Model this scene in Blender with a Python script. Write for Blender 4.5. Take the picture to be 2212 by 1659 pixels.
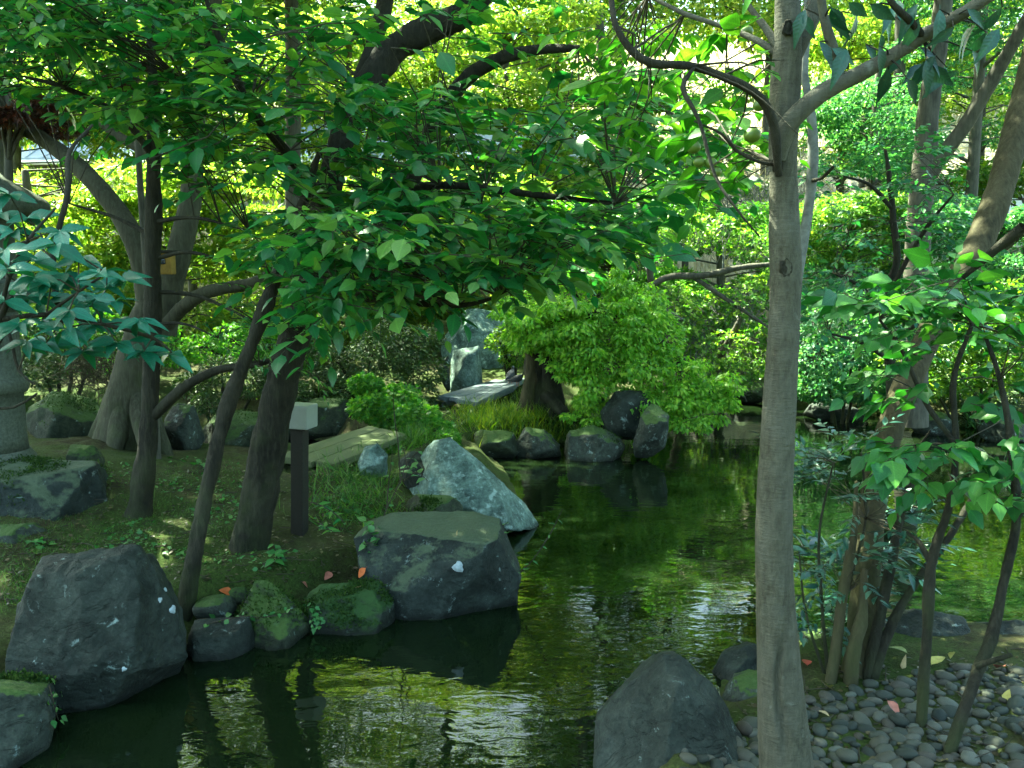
import bpy, bmesh, math, random
import numpy as np
from mathutils import Vector, Matrix
from mathutils.bvhtree import BVHTree

for o in list(bpy.data.objects):
    bpy.data.objects.remove(o)
sc = bpy.context.scene
col = sc.collection
R = np.random.default_rng(11)
random.seed(5)

# ------------------------------------------------------------------ camera
CAMH, FPX, CX, CY, PITCH = 2.2, 1916.0, 1106.0, 829.5, math.radians(6.83)
cam_d = bpy.data.cameras.new('camera')
cam_d.sensor_width = 36.0
cam_d.lens = 36.0 * FPX / 2212.0
cam_d.clip_end = 500.0
cam = bpy.data.objects.new('camera', cam_d)
cam.location = (0, 0, CAMH)
cam.rotation_euler = (math.pi / 2 - PITCH, 0, 0)
col.objects.link(cam)
sc.camera = cam

# ------------------------------------------------------------------ sky, sun, exposure
SUN_EL = math.radians(56)
SUN_AZ = math.radians(-47)          # from +Y (away from the camera) towards -X
w = bpy.data.worlds.new('World'); sc.world = w; w.use_nodes = True
wn = w.node_tree
sky = wn.nodes.new('ShaderNodeTexSky'); sky.sky_type = 'NISHITA'; sky.sun_disc = False
sky.sun_elevation = SUN_EL
sky.sun_rotation = SUN_AZ
sky.air_density = 1.0; sky.dust_density = 4.0; sky.ozone_density = 0.3
wn.links.new(sky.outputs[0], wn.nodes['Background'].inputs[0])
wn.nodes['Background'].inputs[1].default_value = 0.10
sd = bpy.data.lights.new('sun', 'SUN'); sd.energy = 5.0; sd.angle = math.radians(0.55); sd.color = (1.0, 0.93, 0.80)
sun = bpy.data.objects.new('sun', sd); col.objects.link(sun)
SUNV = Vector((math.sin(SUN_AZ) * math.cos(SUN_EL), math.cos(SUN_AZ) * math.cos(SUN_EL), math.sin(SUN_EL)))
sun.rotation_euler = SUNV.to_track_quat('Z', 'Y').to_euler()
sun.location = (0, 0, 30)
sc.view_settings.view_transform = 'Standard'
sc.view_settings.look = 'None'
sc.view_settings.exposure = 3.55
sc.view_settings.gamma = 1.0
sc.view_settings.use_curve_mapping = False
sc.view_settings.use_white_balance = True          # the camera's white balance: a little to green
sc.view_settings.white_balance_temperature = 6500
sc.view_settings.white_balance_tint = -20
sc.cycles.max_bounces = 4
sc.cycles.diffuse_bounces = 2
sc.cycles.glossy_bounces = 2
sc.cycles.transmission_bounces = 2
sc.cycles.use_adaptive_sampling = True
sc.cycles.adaptive_threshold = 0.03
sc.cycles.use_denoising = True
sc.cycles.transparent_max_bounces = 4
sc.cycles.caustics_reflective = False
sc.cycles.caustics_refractive = False

# ------------------------------------------------------------------ pixel -> world (pixels of a 2212 x 1659 view)
cp, sp = math.cos(PITCH), math.sin(PITCH)
def ray(px, py):
    a, b = (px - CX) / FPX, (CY - py) / FPX
    return np.array([a, cp + b * sp, -sp + b * cp])
def at(px, py, Y):
    d = ray(px, py); d = d * (Y / d[1])
    return np.array([d[0], d[1], CAMH + d[2]])
def gz(px, py, z=0.0):
    d = ray(px, py); t = (z - CAMH) / d[2]
    return np.array([d[0] * t, d[1] * t, z])
def ats(px, py, Y):
    px, py, Y = np.asarray(px, float), np.asarray(py, float), np.asarray(Y, float)
    a, b = (px - CX) / FPX, (CY - py) / FPX
    dy = cp + b * sp
    return np.stack([a * Y / dy, Y, CAMH + (-sp + b * cp) * Y / dy], -1)
def project(P):
    P = np.asarray(P, float)
    x, y, z = P[..., 0], P[..., 1], P[..., 2] - CAMH
    f = y * cp - z * sp; u = y * sp + z * cp
    f = np.maximum(f, 1e-3)
    return CX + FPX * x / f, CY - FPX * u / f, f

# ------------------------------------------------------------------ noise
def _h(ix, iy, iz, s):
    n = (ix * 374761393 + iy * 668265263 + iz * 2147483647 + s * 1274126177) & 0xffffffff
    n = ((n ^ (n >> 13)) * 1274126177) & 0xffffffff
    n = ((n ^ (n >> 16)) * 2246822519) & 0xffffffff
    return ((n ^ (n >> 15)) & 0xffff) / 65535.0 * 2 - 1
def vnoise(P, s=0):
    P = np.asarray(P, float)
    I = np.floor(P).astype(np.int64); F = P - I
    F = F * F * F * (F * (F * 6 - 15) + 10)
    r = 0
    for dx in (0, 1):
        wx = F[..., 0] if dx else 1 - F[..., 0]
        for dy in (0, 1):
            wy = F[..., 1] if dy else 1 - F[..., 1]
            for dz in (0, 1):
                wz = F[..., 2] if dz else 1 - F[..., 2]
                r = r + wx * wy * wz * _h(I[..., 0] + dx, I[..., 1] + dy, I[..., 2] + dz, s)
    return r
def fbm(P, s=0, o=4):
    r, a, f = 0, 1.0, 1.0
    for k in range(o):
        r = r + a * vnoise(np.asarray(P) * f + 7.3 * k, s + k); a *= 0.5; f *= 2.03
    return r
def sm(t):
    t = np.clip(t, 0, 1); return t * t * (3 - 2 * t)
def nrm(v):
    v = np.asarray(v, float); return v / np.maximum(np.linalg.norm(v, axis=-1, keepdims=True), 1e-9)

# ------------------------------------------------------------------ materials
class NT:
    def __init__(s, name):
        s.m = bpy.data.materials.new(name); s.m.use_nodes = True
        s.t = s.m.node_tree; s.t.nodes.clear()
        s.out = s.n('ShaderNodeOutputMaterial')
    def n(s, typ, **kw):
        x = s.t.nodes.new(typ)
        for k, v in kw.items():
            setattr(x, k, v)
        return x
    def l(s, a, b): s.t.links.new(a, b)
    def coord(s, scale=(1, 1, 1), kind='Object'):
        c = s.n('ShaderNodeTexCoord'); mp = s.n('ShaderNodeMapping'); mp.inputs['Scale'].default_value = scale
        s.l(c.outputs[kind], mp.inputs[0]); return mp.outputs[0]
    def noise(s, vec, scale, detail=5, rough=0.6, dist=0.0):
        x = s.n('ShaderNodeTexNoise'); x.inputs['Scale'].default_value = scale
        x.inputs['Detail'].default_value = detail; x.inputs['Roughness'].default_value = rough
        x.inputs['Distortion'].default_value = dist
        s.l(vec, x.inputs['Vector']); return x.outputs[0]
    def ramp(s, fac, stops):
        x = s.n('ShaderNodeValToRGB'); e = x.color_ramp.elements
        while len(e) < len(stops): e.new(0.5)
        for i, (p, c) in enumerate(stops):
            e[i].position = p; e[i].color = (*c, 1) if len(c) == 3 else c
        s.l(fac, x.inputs[0]); return x.outputs[0]
    def mix(s, fac, a, b, typ='MIX'):
        x = s.n('ShaderNodeMix', data_type='RGBA', blend_type=typ)
        for v, k in ((fac, 0), (a, 6), (b, 7)):
            if isinstance(v, (int, float)): x.inputs[k].default_value = v
            elif isinstance(v, tuple): x.inputs[k].default_value = (*v, 1)
            else: s.l(v, x.inputs[k])
        return x.outputs[2]
    def math(s, op, a, b=0.0):
        x = s.n('ShaderNodeMath', operation=op)
        for v, k in ((a, 0), (b, 1)):
            if isinstance(v, (int, float)): x.inputs[k].default_value = v
            else: s.l(v, x.inputs[k])
        return x.outputs[0]
    def bump(s, h, strength=0.5, dist=0.02):
        x = s.n('ShaderNodeBump'); x.inputs['Strength'].default_value = strength; x.inputs['Distance'].default_value = dist
        s.l(h, x.inputs['Height']); return x.outputs[0]
    def pbr(s, color, rough=0.8, spec=0.3, normal=None):
        p = s.n('ShaderNodeBsdfPrincipled')
        if isinstance(color, tuple): p.inputs['Base Color'].default_value = (*color, 1)
        else: s.l(color, p.inputs['Base Color'])
        if isinstance(rough, (int, float)): p.inputs['Roughness'].default_value = rough
        else: s.l(rough, p.inputs['Roughness'])
        p.inputs['Specular IOR Level'].default_value = spec
        if normal is not None: s.l(normal, p.inputs['Normal'])
        return p
    def done(s, sh): s.l(sh, s.out.inputs[0]); return s.m

def leafmat(name, c1, c2, c3, trans=0.35, tcol=None, rough=0.42, spec=0.4, src='attr', p3=0.9, veins=False):
    t = NT(name)
    if src == 'attr':
        a = t.n('ShaderNodeAttribute'); a.attribute_name = 'rnd'; f = a.outputs['Fac']
    else:
        a = t.n('ShaderNodeObjectInfo'); f = a.outputs['Random']
    c = t.ramp(f, [(0.0, c1), (0.55, c2), (p3, c3), (1.0, c3)])
    n = t.noise(t.coord((1, 1, 1)), 22, 3)
    c = t.mix(0.45, c, t.ramp(n, [(0.3, (0.45, 0.45, 0.45)), (0.7, (1, 1, 1))]), 'MULTIPLY')
    nrm_ = None
    if veins:
        ax_ = t.n('ShaderNodeAttribute'); ax_.attribute_name = 'leafx'; ay_ = t.n('ShaderNodeAttribute'); ay_.attribute_name = 'leafy'
        ab = t.math('ABSOLUTE', ay_.outputs['Fac'])
        rib = t.ramp(ab, [(0.0, (1, 1, 1)), (0.035, (0, 0, 0))])
        sv = t.math('SINE', t.math('MULTIPLY', t.math('SUBTRACT', ax_.outputs['Fac'], t.math('MULTIPLY', ab, 0.9)), 58.0))
        svr = t.ramp(sv, [(0.6, (0, 0, 0)), (1.0, (0.12,) * 3)])
        c = t.mix(t.math('MAXIMUM', t.math('MULTIPLY', rib, 0.55), svr), c, t.mix(1.0, c, (1.7, 1.6, 1.5), 'MULTIPLY'))
        nrm_ = t.bump(t.math('MULTIPLY', sv, 1.0), 0.10, 0.003)
        sp_ = t.noise(t.coord(), 5.0, 2)
        c = t.mix(t.ramp(sp_, [(0.68, (0, 0, 0)), (0.78, (0.35,) * 3)]), c, (0.16, 0.15, 0.03))
    p = t.pbr(c, rough, spec, nrm_)
    tr = t.n('ShaderNodeBsdfTranslucent')
    if tcol is None: tcol = (1.35, 1.5, 0.55)
    tc = t.mix(1.0, c, tcol, 'MULTIPLY')
    t.l(tc, tr.inputs['Color'])
    ms = t.n('ShaderNodeMixShader'); ms.inputs[0].default_value = trans
    t.l(p.outputs[0], ms.inputs[1]); t.l(tr.outputs[0], ms.inputs[2])
    return t.done(ms.outputs[0])

def leafpair(name, *a, **k):
    return leafmat(name, *a, src='attr', **k), leafmat(name + '_single', *a, src='obj', **k)

def barkmat(name, dark, mid, pale, moss=0.0, sc_=1.0, strength=0.6, stretch=0.18, patch=0.5):
    t = NT(name)
    v = t.coord((1, 1, stretch)); v2 = t.coord()
    n1 = t.noise(v, 38 * sc_, 6, 0.65, 0.4)
    n2 = t.noise(v2, 3.5, 4)
    c = t.ramp(n1, [(0.30, dark), (0.52, mid), (0.75, pale)])
    c = t.mix(t.ramp(n2, [(0.35, (0, 0, 0)), (0.65, (patch,) * 3)]), c, pale)
    if moss:
        n3 = t.noise(v2, 5.0, 5)
        g = t.n('ShaderNodeNewGeometry'); sx = t.n('ShaderNodeSeparateXYZ'); t.l(g.outputs['Position'], sx.inputs[0])
        low = t.ramp(t.math('ADD', t.math('MULTIPLY', sx.outputs[2], -0.25), t.math('MULTIPLY', n3, 1.2)), [(0.35, (0, 0, 0)), (0.75, (moss,) * 3)])
        c = t.mix(low, c, (0.045, 0.062, 0.016))
    h = t.math('ADD', n1, t.math('MULTIPLY', t.noise(v2, 90, 3), 0.35))
    return t.done(t.pbr(c, 0.88, 0.2, t.bump(h, strength, 0.012)).outputs[0])

def rockmat(name, dark, mid, pale, moss=0.4, lichen=0.3, moss_top_col=(0.035, 0.06, 0.012), rough=0.78, lich_col=(0.26, 0.32, 0.31), side=0.0):
    t = NT(name)
    v = t.coord()
    n1 = t.noise(v, 4.0, 8, 0.62, 0.3); n2 = t.noise(v, 26, 6, 0.7); n3 = t.noise(v, 9.0, 6, 0.7, 0.6)
    dark, mid, pale = [tuple(0.68 * x for x in q_) for q_ in (dark, mid, pale)]
    c = t.ramp(n1, [(0.30, dark), (0.52, mid), (0.74, pale)])
    c = t.mix(0.75, c, t.ramp(n2, [(0.3, (0.35, 0.36, 0.35)), (0.7, (1.4, 1.38, 1.35))]), 'MULTIPLY')
    c = t.mix(0.5, c, t.ramp(t.noise(v, 85, 3, 0.7), [(0.3, (0.55, 0.55, 0.55)), (0.7, (1.4, 1.4, 1.4))]), 'MULTIPLY')
    if lichen:
        lm = t.ramp(t.math('ADD', t.math('MULTIPLY', n3, 0.75), t.math('MULTIPLY', n2, 0.3)), [(0.62 - 0.12 * lichen, (0, 0, 0)), (0.70 - 0.10 * lichen, (0.85,) * 3)])
        c = t.mix(lm, c, lich_col)
    nc = t.noise(t.coord((1, 1, 1.7)), 2.6, 5, 0.6, 1.2)
    crack = t.ramp(t.math('ABSOLUTE', t.math('SUBTRACT', nc, 0.5)), [(0.0, (0.25,) * 3), (0.016, (1, 1, 1))])
    c = t.mix(0.4, c, crack, 'MULTIPLY')
    st = t.noise(t.coord((1, 1, 0.25)), 5.0, 5, 0.6)
    c = t.mix(0.5, c, t.ramp(st, [(0.35, (0.5, 0.55, 0.5)), (0.65, (1.35, 1.3, 1.2))]), 'MULTIPLY')
    g = t.n('ShaderNodeNewGeometry'); sx = t.n('ShaderNodeSeparateXYZ'); t.l(g.outputs['Normal'], sx.inputs[0])
    if moss:
        f = t.math('ADD', t.math('MULTIPLY', sx.outputs[2], 0.7), t.math('MULTIPLY', t.noise(v, 6, 6, 0.65), 0.9))
        mm = t.ramp(f, [(1.12 - 0.55 * moss, (0, 0, 0)), (1.30 - 0.55 * moss, (0.9,) * 3)])
        mc = t.mix(t.noise(v, 40, 3), moss_top_col, tuple(x * 2.0 for x in moss_top_col))
        c = t.mix(mm, c, mc)
    # dark wet band just above the water line
    gp = t.n('ShaderNodeSeparateXYZ'); t.l(g.outputs['Position'], gp.inputs[0])
    wet = t.ramp(t.math('ADD', gp.outputs[2], t.math('MULTIPLY', n1, 0.05)), [(0.03, (0.3, 0.3, 0.28)), (0.10, (1, 1, 1))])
    c = t.mix(1.0, c, wet, 'MULTIPLY')
    h = t.math('ADD', t.math('ADD', t.math('MULTIPLY', n1, 1.0), t.math('MULTIPLY', n2, 0.5)), t.math('MULTIPLY', crack, 0.2))
    return t.done(t.pbr(c, rough, 0.25, t.bump(h, 0.8, 0.035)).outputs[0])

def plainmat(name, c, rough=0.7, spec=0.3, scale=12, var=0.35, bump=0.2):
    t = NT(name); n = t.noise(t.coord(), scale, 6, 0.65)
    cc = t.mix(1.0, c, t.ramp(n, [(0.25, (1 - var,) * 3), (0.75, (1 + var,) * 3)]), 'MULTIPLY')
    return t.done(t.pbr(cc, rough, spec, t.bump(n, bump, 0.01)).outputs[0])

M = {}
# ground: bare dark soil, moss, olive leaf litter; dry straw on the far slope
t = NT('ground')
v = t.coord()
n1 = t.noise(v, 1.1, 6, 0.6); n2 = t.noise(v, 9, 6, 0.7); n3 = t.noise(v, 55, 4, 0.7)
c = t.ramp(n2, [(0.28, (0.022, 0.020, 0.010)), (0.5, (0.052, 0.047, 0.022)), (0.72, (0.10, 0.09, 0.044))])
c = t.mix(t.ramp(t.math('ADD', n1, t.math('MULTIPLY', n2, 0.35)), [(0.55, (0, 0, 0)), (0.75, (0.85,) * 3)]), c, t.ramp(n3, [(0.3, (0.022, 0.040, 0.008)), (0.7, (0.060, 0.092, 0.018))]))
c = t.mix(0.5, c, t.ramp(n3, [(0.3, (0.4, 0.4, 0.4)), (0.7, (1.3, 1.3, 1.3))]), 'MULTIPLY')
g = t.n('ShaderNodeNewGeometry'); sx = t.n('ShaderNodeSeparateXYZ'); t.l(g.outputs['Position'], sx.inputs[0])
far = t.ramp(t.math('ADD', t.math('MULTIPLY', sx.outputs[1], 0.02), t.math('MULTIPLY', n1, 0.12)), [(0.50, (0, 0, 0)), (0.58, (1, 1, 1))])
straw = t.ramp(t.noise(t.coord((6, 1, 1)), 3, 6, 0.7), [(0.3, (0.24, 0.21, 0.13)), (0.7, (0.48, 0.43, 0.31))])
c = t.mix(far, c, straw)
M['ground'] = t.done(t.pbr(c, 0.95, 0.1, t.bump(t.math('ADD', n2, n3), 0.7, 0.03)).outputs[0])

# pond water
t = NT('water')
v = t.coord((0.75, 1.25, 1)); v2 = t.coord((0.6, 1.6, 1))
a = t.noise(v, 5.5, 2, 0.5, 0.8); b = t.noise(v2, 1.7, 2, 0.5, 0.4); d = t.noise(v2, 15, 2, 0.5, 0.3)
h = t.math('ADD', t.math('ADD', t.math('MULTIPLY', a, 0.55), t.math('MULTIPLY', b, 1.0)), t.math('MULTIPLY', d, 0.10))
calm = t.ramp(t.noise(t.coord((1, 1, 1)), 0.55, 2), [(0.35, (0.25,) * 3), (0.65, (1, 1, 1))])
h = t.math('MULTIPLY', h, calm)
p = t.pbr((0.005, 0.0095, 0.003), 0.015, 0.5, t.bump(h, 0.13, 0.05)); p.inputs['IOR'].default_value = 1.33
M['water'] = t.done(p.outputs[0])

M['rock_dark'] = rockmat('rock_dark', (0.014, 0.019, 0.015), (0.036, 0.046, 0.038), (0.078, 0.092, 0.080), moss=0.16, lichen=0.02)
M['rock_mossy'] = rockmat('rock_mossy', (0.018, 0.025, 0.012), (0.044, 0.056, 0.032), (0.08, 0.096, 0.058), moss=0.6, lichen=0.1)
M['rock_grey'] = rockmat('rock_grey', (0.025, 0.032, 0.025), (0.060, 0.072, 0.058), (0.115, 0.134, 0.112), moss=0.35, lichen=0.25)
M['rock_pale'] = rockmat('rock_pale', (0.060, 0.092, 0.082), (0.20, 0.29, 0.26), (0.38, 0.50, 0.46), moss=0.10, lichen=0.45, lich_col=(0.32, 0.41, 0.39))
M['rock_flat'] = rockmat('rock_flat', (0.011, 0.016, 0.014), (0.030, 0.040, 0.036), (0.066, 0.084, 0.076), moss=0.46, lichen=0.06, moss_top_col=(0.048, 0.062, 0.036))  # moss tint doubles as a paler tone for the stone's level top
M['lichen'] = plainmat('lichen', (0.34, 0.38, 0.40), 0.9, 0.1, 60, 0.3)
M['stone_lantern'] = plainmat('lantern_granite', (0.080, 0.088, 0.066), 0.9, 0.2, 45, 0.5, 0.5)
M['bark_dark'] = barkmat('bark_dark', (0.005, 0.0045, 0.003), (0.014, 0.0125, 0.008), (0.040, 0.037, 0.024), 0.4, 1.1, 1.3)
M['bark_thin'] = barkmat('bark_thin', (0.006, 0.0055, 0.0035), (0.017, 0.015, 0.010), (0.044, 0.040, 0.026), 0.5, 1.3, 1.1)
M['bark_pale'] = barkmat('bark_pale', (0.016, 0.015, 0.009), (0.042, 0.040, 0.024), (0.082, 0.078, 0.050), 0.6, 1.0, 0.5)
M['bark_smooth'] = barkmat('bark_smooth', (0.024, 0.022, 0.014), (0.058, 0.054, 0.036), (0.096, 0.090, 0.063), 0.0, 1.6, 0.30, 0.45, 0.35)
M['bark_lean'] = barkmat('bark_lean', (0.016, 0.014, 0.007), (0.042, 0.035, 0.017), (0.075, 0.064, 0.034), 0.45, 1.1, 0.5)
t = NT('bark_smooth_lenticels'); v = t.coord((1, 1, 0.35)); vh = t.coord((1, 1, 5.0)); v2 = t.coord()
n1 = t.noise(v, 60, 6, 0.7, 0.3); n2 = t.noise(v2, 6, 5, 0.65); nh = t.noise(vh, 22, 4, 0.6); n4 = t.noise(t.coord((1, 1, 0.12)), 16, 4, 0.6)
c = t.ramp(n1, [(0.30, (0.030, 0.027, 0.018)), (0.52, (0.060, 0.056, 0.038)), (0.75, (0.098, 0.092, 0.066))])
c = t.mix(t.ramp(n2, [(0.40, (0, 0, 0)), (0.62, (0.6,) * 3)]), c, (0.085, 0.082, 0.064))
c = t.mix(t.ramp(nh, [(0.62, (0, 0, 0)), (0.70, (0.5,) * 3)]), c, (0.020, 0.018, 0.012))
c = t.mix(t.ramp(n4, [(0.58, (0, 0, 0)), (0.70, (0.55,) * 3)]), c, (0.028, 0.026, 0.018))
c = t.mix(t.ramp(t.noise(v2, 11, 4, 0.6), [(0.66, (0, 0, 0)), (0.72, (0.5,) * 3)]), c, (0.16, 0.17, 0.14))
M['bark_smooth'] = t.done(t.pbr(c, 0.85, 0.2, t.bump(t.math('ADD', t.math('ADD', n1, t.math('MULTIPLY', nh, 0.8)), n4), 0.55, 0.012)).outputs[0])
M['bark_far'] = barkmat('bark_far', (0.02, 0.018, 0.014), (0.06, 0.055, 0.042), (0.12, 0.11, 0.085), 0.0, 0.6, 0.5)
M['twig'] = plainmat('twig', (0.045, 0.038, 0.026), 0.85, 0.2, 30, 0.5)
M['twig_grey'] = plainmat('twig_grey', (0.12, 0.12, 0.11), 0.85, 0.2, 30, 0.5)
M['pebble'] = None
tt = NT('pebble'); oi = tt.n('ShaderNodeObjectInfo')
c = tt.ramp(oi.outputs['Random'], [(0, (0.017, 0.022, 0.017)), (0.35, (0.038, 0.044, 0.033)), (0.6, (0.058, 0.060, 0.043)), (0.8, (0.048, 0.041, 0.030)), (1.0, (0.10, 0.108, 0.086))])
n = tt.noise(tt.coord(), 30, 5, 0.7)
c = tt.mix(0.6, c, tt.ramp(n, [(0.3, (0.5,) * 3), (0.7, (1.3,) * 3)]), 'MULTIPLY')
M['pebble'] = tt.done(tt.pbr(c, 0.72, 0.3, tt.bump(n, 0.25, 0.01)).outputs[0])
def woodmat(name, c1, c2, moss=0.0):
    t = NT(name); v = t.coord((1.2, 22, 22)); n = t.noise(v, 4, 6, 0.65)
    c = t.ramp(n, [(0.3, c1), (0.7, c2)])
    if moss:
        c = t.mix(t.ramp(t.noise(t.coord(), 3.2, 5), [(0.35, (0, 0, 0)), (0.65, (moss,) * 3)]), c, (0.07, 0.095, 0.03))
    return t.done(t.pbr(c, 0.85, 0.2, t.bump(n, 0.4, 0.01)).outputs[0])
M['wood_grey'] = woodmat('wood_grey', (0.06, 0.075, 0.08), (0.17, 0.20, 0.215))
M['wood_mossy'] = woodmat('wood_mossy', (0.055, 0.065, 0.03), (0.12, 0.13, 0.065), 0.6)
M['post'] = plainmat('lamp_post_dark_metal', (0.016, 0.014, 0.009), 0.7, 0.3, 60, 0.4)
M['lamp'] = plainmat('lamp_frosted_shade', (0.26, 0.275, 0.235), 0.5, 0.4, 25, 0.08, 0.05)
M['roof'] = plainmat('roof_blue_grey', (0.30, 0.34, 0.42), 0.5, 0.4, 3, 0.15)
M['wall'] = plainmat('wall_white', (0.72, 0.70, 0.66), 0.85, 0.2, 3, 0.1)
M['house_wall'] = plainmat('wall_olive_render', (0.16, 0.17, 0.10), 0.9, 0.2, 3, 0.2)
M['vermilion'] = plainmat('vermilion', (0.50, 0.13, 0.03), 0.6, 0.3, 8, 0.2)
M['nestbox'] = plainmat('box_amber', (0.22, 0.13, 0.02), 0.7, 0.3, 14, 0.4)
M['glass'] = plainmat('window_dark', (0.02, 0.025, 0.03), 0.1, 0.5, 3, 0.1)
M['pigeon'] = plainmat('pigeon_grey', (0.045, 0.048, 0.055), 0.7, 0.3, 40, 0.5)
M['pigeon_beak'] = plainmat('pigeon_beak', (0.10, 0.09, 0.08), 0.6, 0.3)
M['pigeon_leg'] = plainmat('pigeon_leg', (0.30, 0.10, 0.07), 0.6, 0.3)

# leaves (attribute version for masses, object version for single leaves)
M['oak'] = leafpair('leaf_oak', (0.020, 0.105, 0.034), (0.048, 0.185, 0.045), (0.15, 0.29, 0.055), trans=0.46, rough=0.36, spec=0.5, veins=True)
M['camellia'] = leafpair('leaf_blue_green', (0.014, 0.080, 0.040), (0.024, 0.13, 0.074), (0.046, 0.185, 0.125), trans=0.28, rough=0.36, spec=0.35, veins=True)
M['persimmon'] = leafpair('leaf_persimmon', (0.035, 0.12, 0.015), (0.06, 0.18, 0.02), (0.12, 0.26, 0.03), trans=0.5, veins=True)
M['droop'] = leafpair('leaf_droop', (0.010, 0.040, 0.028), (0.016, 0.060, 0.040), (0.03, 0.09, 0.06), trans=0.12, rough=0.35, veins=True)
M['hydrangea'] = leafpair('leaf_hydrangea', (0.022, 0.10, 0.022), (0.042, 0.16, 0.032), (0.10, 0.25, 0.04), trans=0.32, veins=True)
M['evergreen'] = leafpair('leaf_evergreen', (0.012, 0.05, 0.035), (0.022, 0.085, 0.055), (0.06, 0.14, 0.09), trans=0.12, rough=0.3, spec=0.6, veins=True)
M['airy'] = leafpair('leaf_airy', (0.022, 0.11, 0.05), (0.05, 0.18, 0.075), (0.12, 0.28, 0.09), trans=0.45, veins=True)
M['vine'] = leafpair('leaf_vine', (0.04, 0.13, 0.03), (0.07, 0.20, 0.05), (0.14, 0.26, 0.07), trans=0.3, veins=True)
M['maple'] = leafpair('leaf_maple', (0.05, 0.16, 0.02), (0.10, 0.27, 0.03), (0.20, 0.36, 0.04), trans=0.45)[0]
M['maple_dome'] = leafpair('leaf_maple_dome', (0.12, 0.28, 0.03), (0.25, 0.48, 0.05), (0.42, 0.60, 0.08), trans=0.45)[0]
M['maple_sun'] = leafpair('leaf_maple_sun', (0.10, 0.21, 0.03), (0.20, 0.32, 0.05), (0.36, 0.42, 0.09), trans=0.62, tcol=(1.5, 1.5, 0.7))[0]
M['maple_red'] = leafpair('leaf_maple_red', (0.035, 0.020, 0.020), (0.065, 0.028, 0.026), (0.16, 0.04, 0.02), trans=0.3)[0]
M['azalea'] = leafpair('leaf_azalea', (0.07, 0.18, 0.03), (0.16, 0.31, 0.045), (0.32, 0.44, 0.08), trans=0.42)[0]
M['hedge'] = leafpair('leaf_hedge', (0.022, 0.055, 0.012), (0.045, 0.09, 0.018), (0.09, 0.14, 0.025), trans=0.25)[0]
M['far_teal'] = leafpair('leaf_far_teal', (0.04, 0.14, 0.07), (0.08, 0.22, 0.10), (0.18, 0.33, 0.13), trans=0.5)[0]
M['far_green'] = leafpair('leaf_far_green', (0.05, 0.13, 0.018), (0.10, 0.20, 0.025), (0.20, 0.28, 0.03), trans=0.55)[0]
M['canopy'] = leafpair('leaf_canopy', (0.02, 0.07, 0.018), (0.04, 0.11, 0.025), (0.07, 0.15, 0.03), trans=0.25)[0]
M['grass'] = leafpair('leaf_grass', (0.035, 0.10, 0.015), (0.07, 0.17, 0.02), (0.15, 0.24, 0.03), trans=0.3)[0]
M['grass_yellow'] = leafpair('leaf_grass_yellow', (0.06, 0.13, 0.012), (0.14, 0.24, 0.015), (0.28, 0.34, 0.02), trans=0.35)[0]
M['straw'] = leafpair('leaf_straw', (0.20, 0.16, 0.09), (0.38, 0.32, 0.2), (0.55, 0.48, 0.33), trans=0.2)[0]
M['strap'] = leafpair('leaf_strap', (0.025, 0.08, 0.035), (0.05, 0.14, 0.06), (0.12, 0.24, 0.13), trans=0.25)[0]
M['litter'] = leafpair('leaf_litter', (0.02, 0.016, 0.008), (0.05, 0.038, 0.018), (0.13, 0.10, 0.045), trans=0.1)[0]
for nm, cc in (('fall_orange', (0.42, 0.10, 0.02)), ('fall_pink', (0.36, 0.13, 0.09)), ('fall_tan', (0.36, 0.26, 0.13)), ('fall_yellow', (0.42, 0.36, 0.10)), ('fall_olive', (0.20, 0.22, 0.07)), ('fall_red', (0.32, 0.05, 0.03))):
    M[nm] = plainmat(nm, cc, 0.6, 0.3, 40, 0.35)
M['fruit'] = plainmat('fruit_green', (0.10, 0.15, 0.02), 0.4, 0.5, 10, 0.3)

# ------------------------------------------------------------------ objects
def tag(o, label=None, cat=None, group=None, kind=None):
    if label: o['label'] = label
    if cat: o['category'] = cat
    if group: o['group'] = group
    if kind: o['kind'] = kind
    return o
def thing(name, label, cat, loc, group=None):
    o = bpy.data.objects.new(name, None); col.objects.link(o)
    o.location = [float(x) for x in loc]; o.empty_display_size = 0.1
    return tag(o, label, cat, group)
def link(name, me, parent=None, mat=None):
    if mat is not None and not me.materials: me.materials.append(mat)
    o = bpy.data.objects.new(name, me); col.objects.link(o)
    if parent is not None:
        o.parent = parent
        L = Vector((0, 0, 0)); p = parent
        while p is not None: L += p.location; p = p.parent
        o.location = -L
    return o
def npmesh(name, V, F, smooth=False, rnd=None, lxy=None):
    V = np.asarray(V, np.float32); F = np.asarray(F, np.int32)
    me = bpy.data.meshes.new(name)
    k = F.shape[1]
    me.vertices.add(len(V)); me.vertices.foreach_set('co', V.ravel())
    me.loops.add(F.size); me.loops.foreach_set('vertex_index', F.ravel())
    me.polygons.add(len(F))
    me.polygons.foreach_set('loop_start', np.arange(0, F.size, k, dtype=np.int32))
    me.polygons.foreach_set('loop_total', np.full(len(F), k, np.int32))
    if smooth: me.polygons.foreach_set('use_smooth', np.ones(len(F), bool))
    if rnd is not None:
        a = me.attributes.new('rnd', 'FLOAT', 'POINT'); a.data.foreach_set('value', np.asarray(rnd, np.float32))
    if lxy is not None:
        a = me.attributes.new('leafx', 'FLOAT', 'POINT'); a.data.foreach_set('value', np.ascontiguousarray(lxy[:, 0], np.float32))
        a = me.attributes.new('leafy', 'FLOAT', 'POINT'); a.data.foreach_set('value', np.ascontiguousarray(lxy[:, 1], np.float32))
    me.update(calc_edges=True)
    return me
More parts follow.
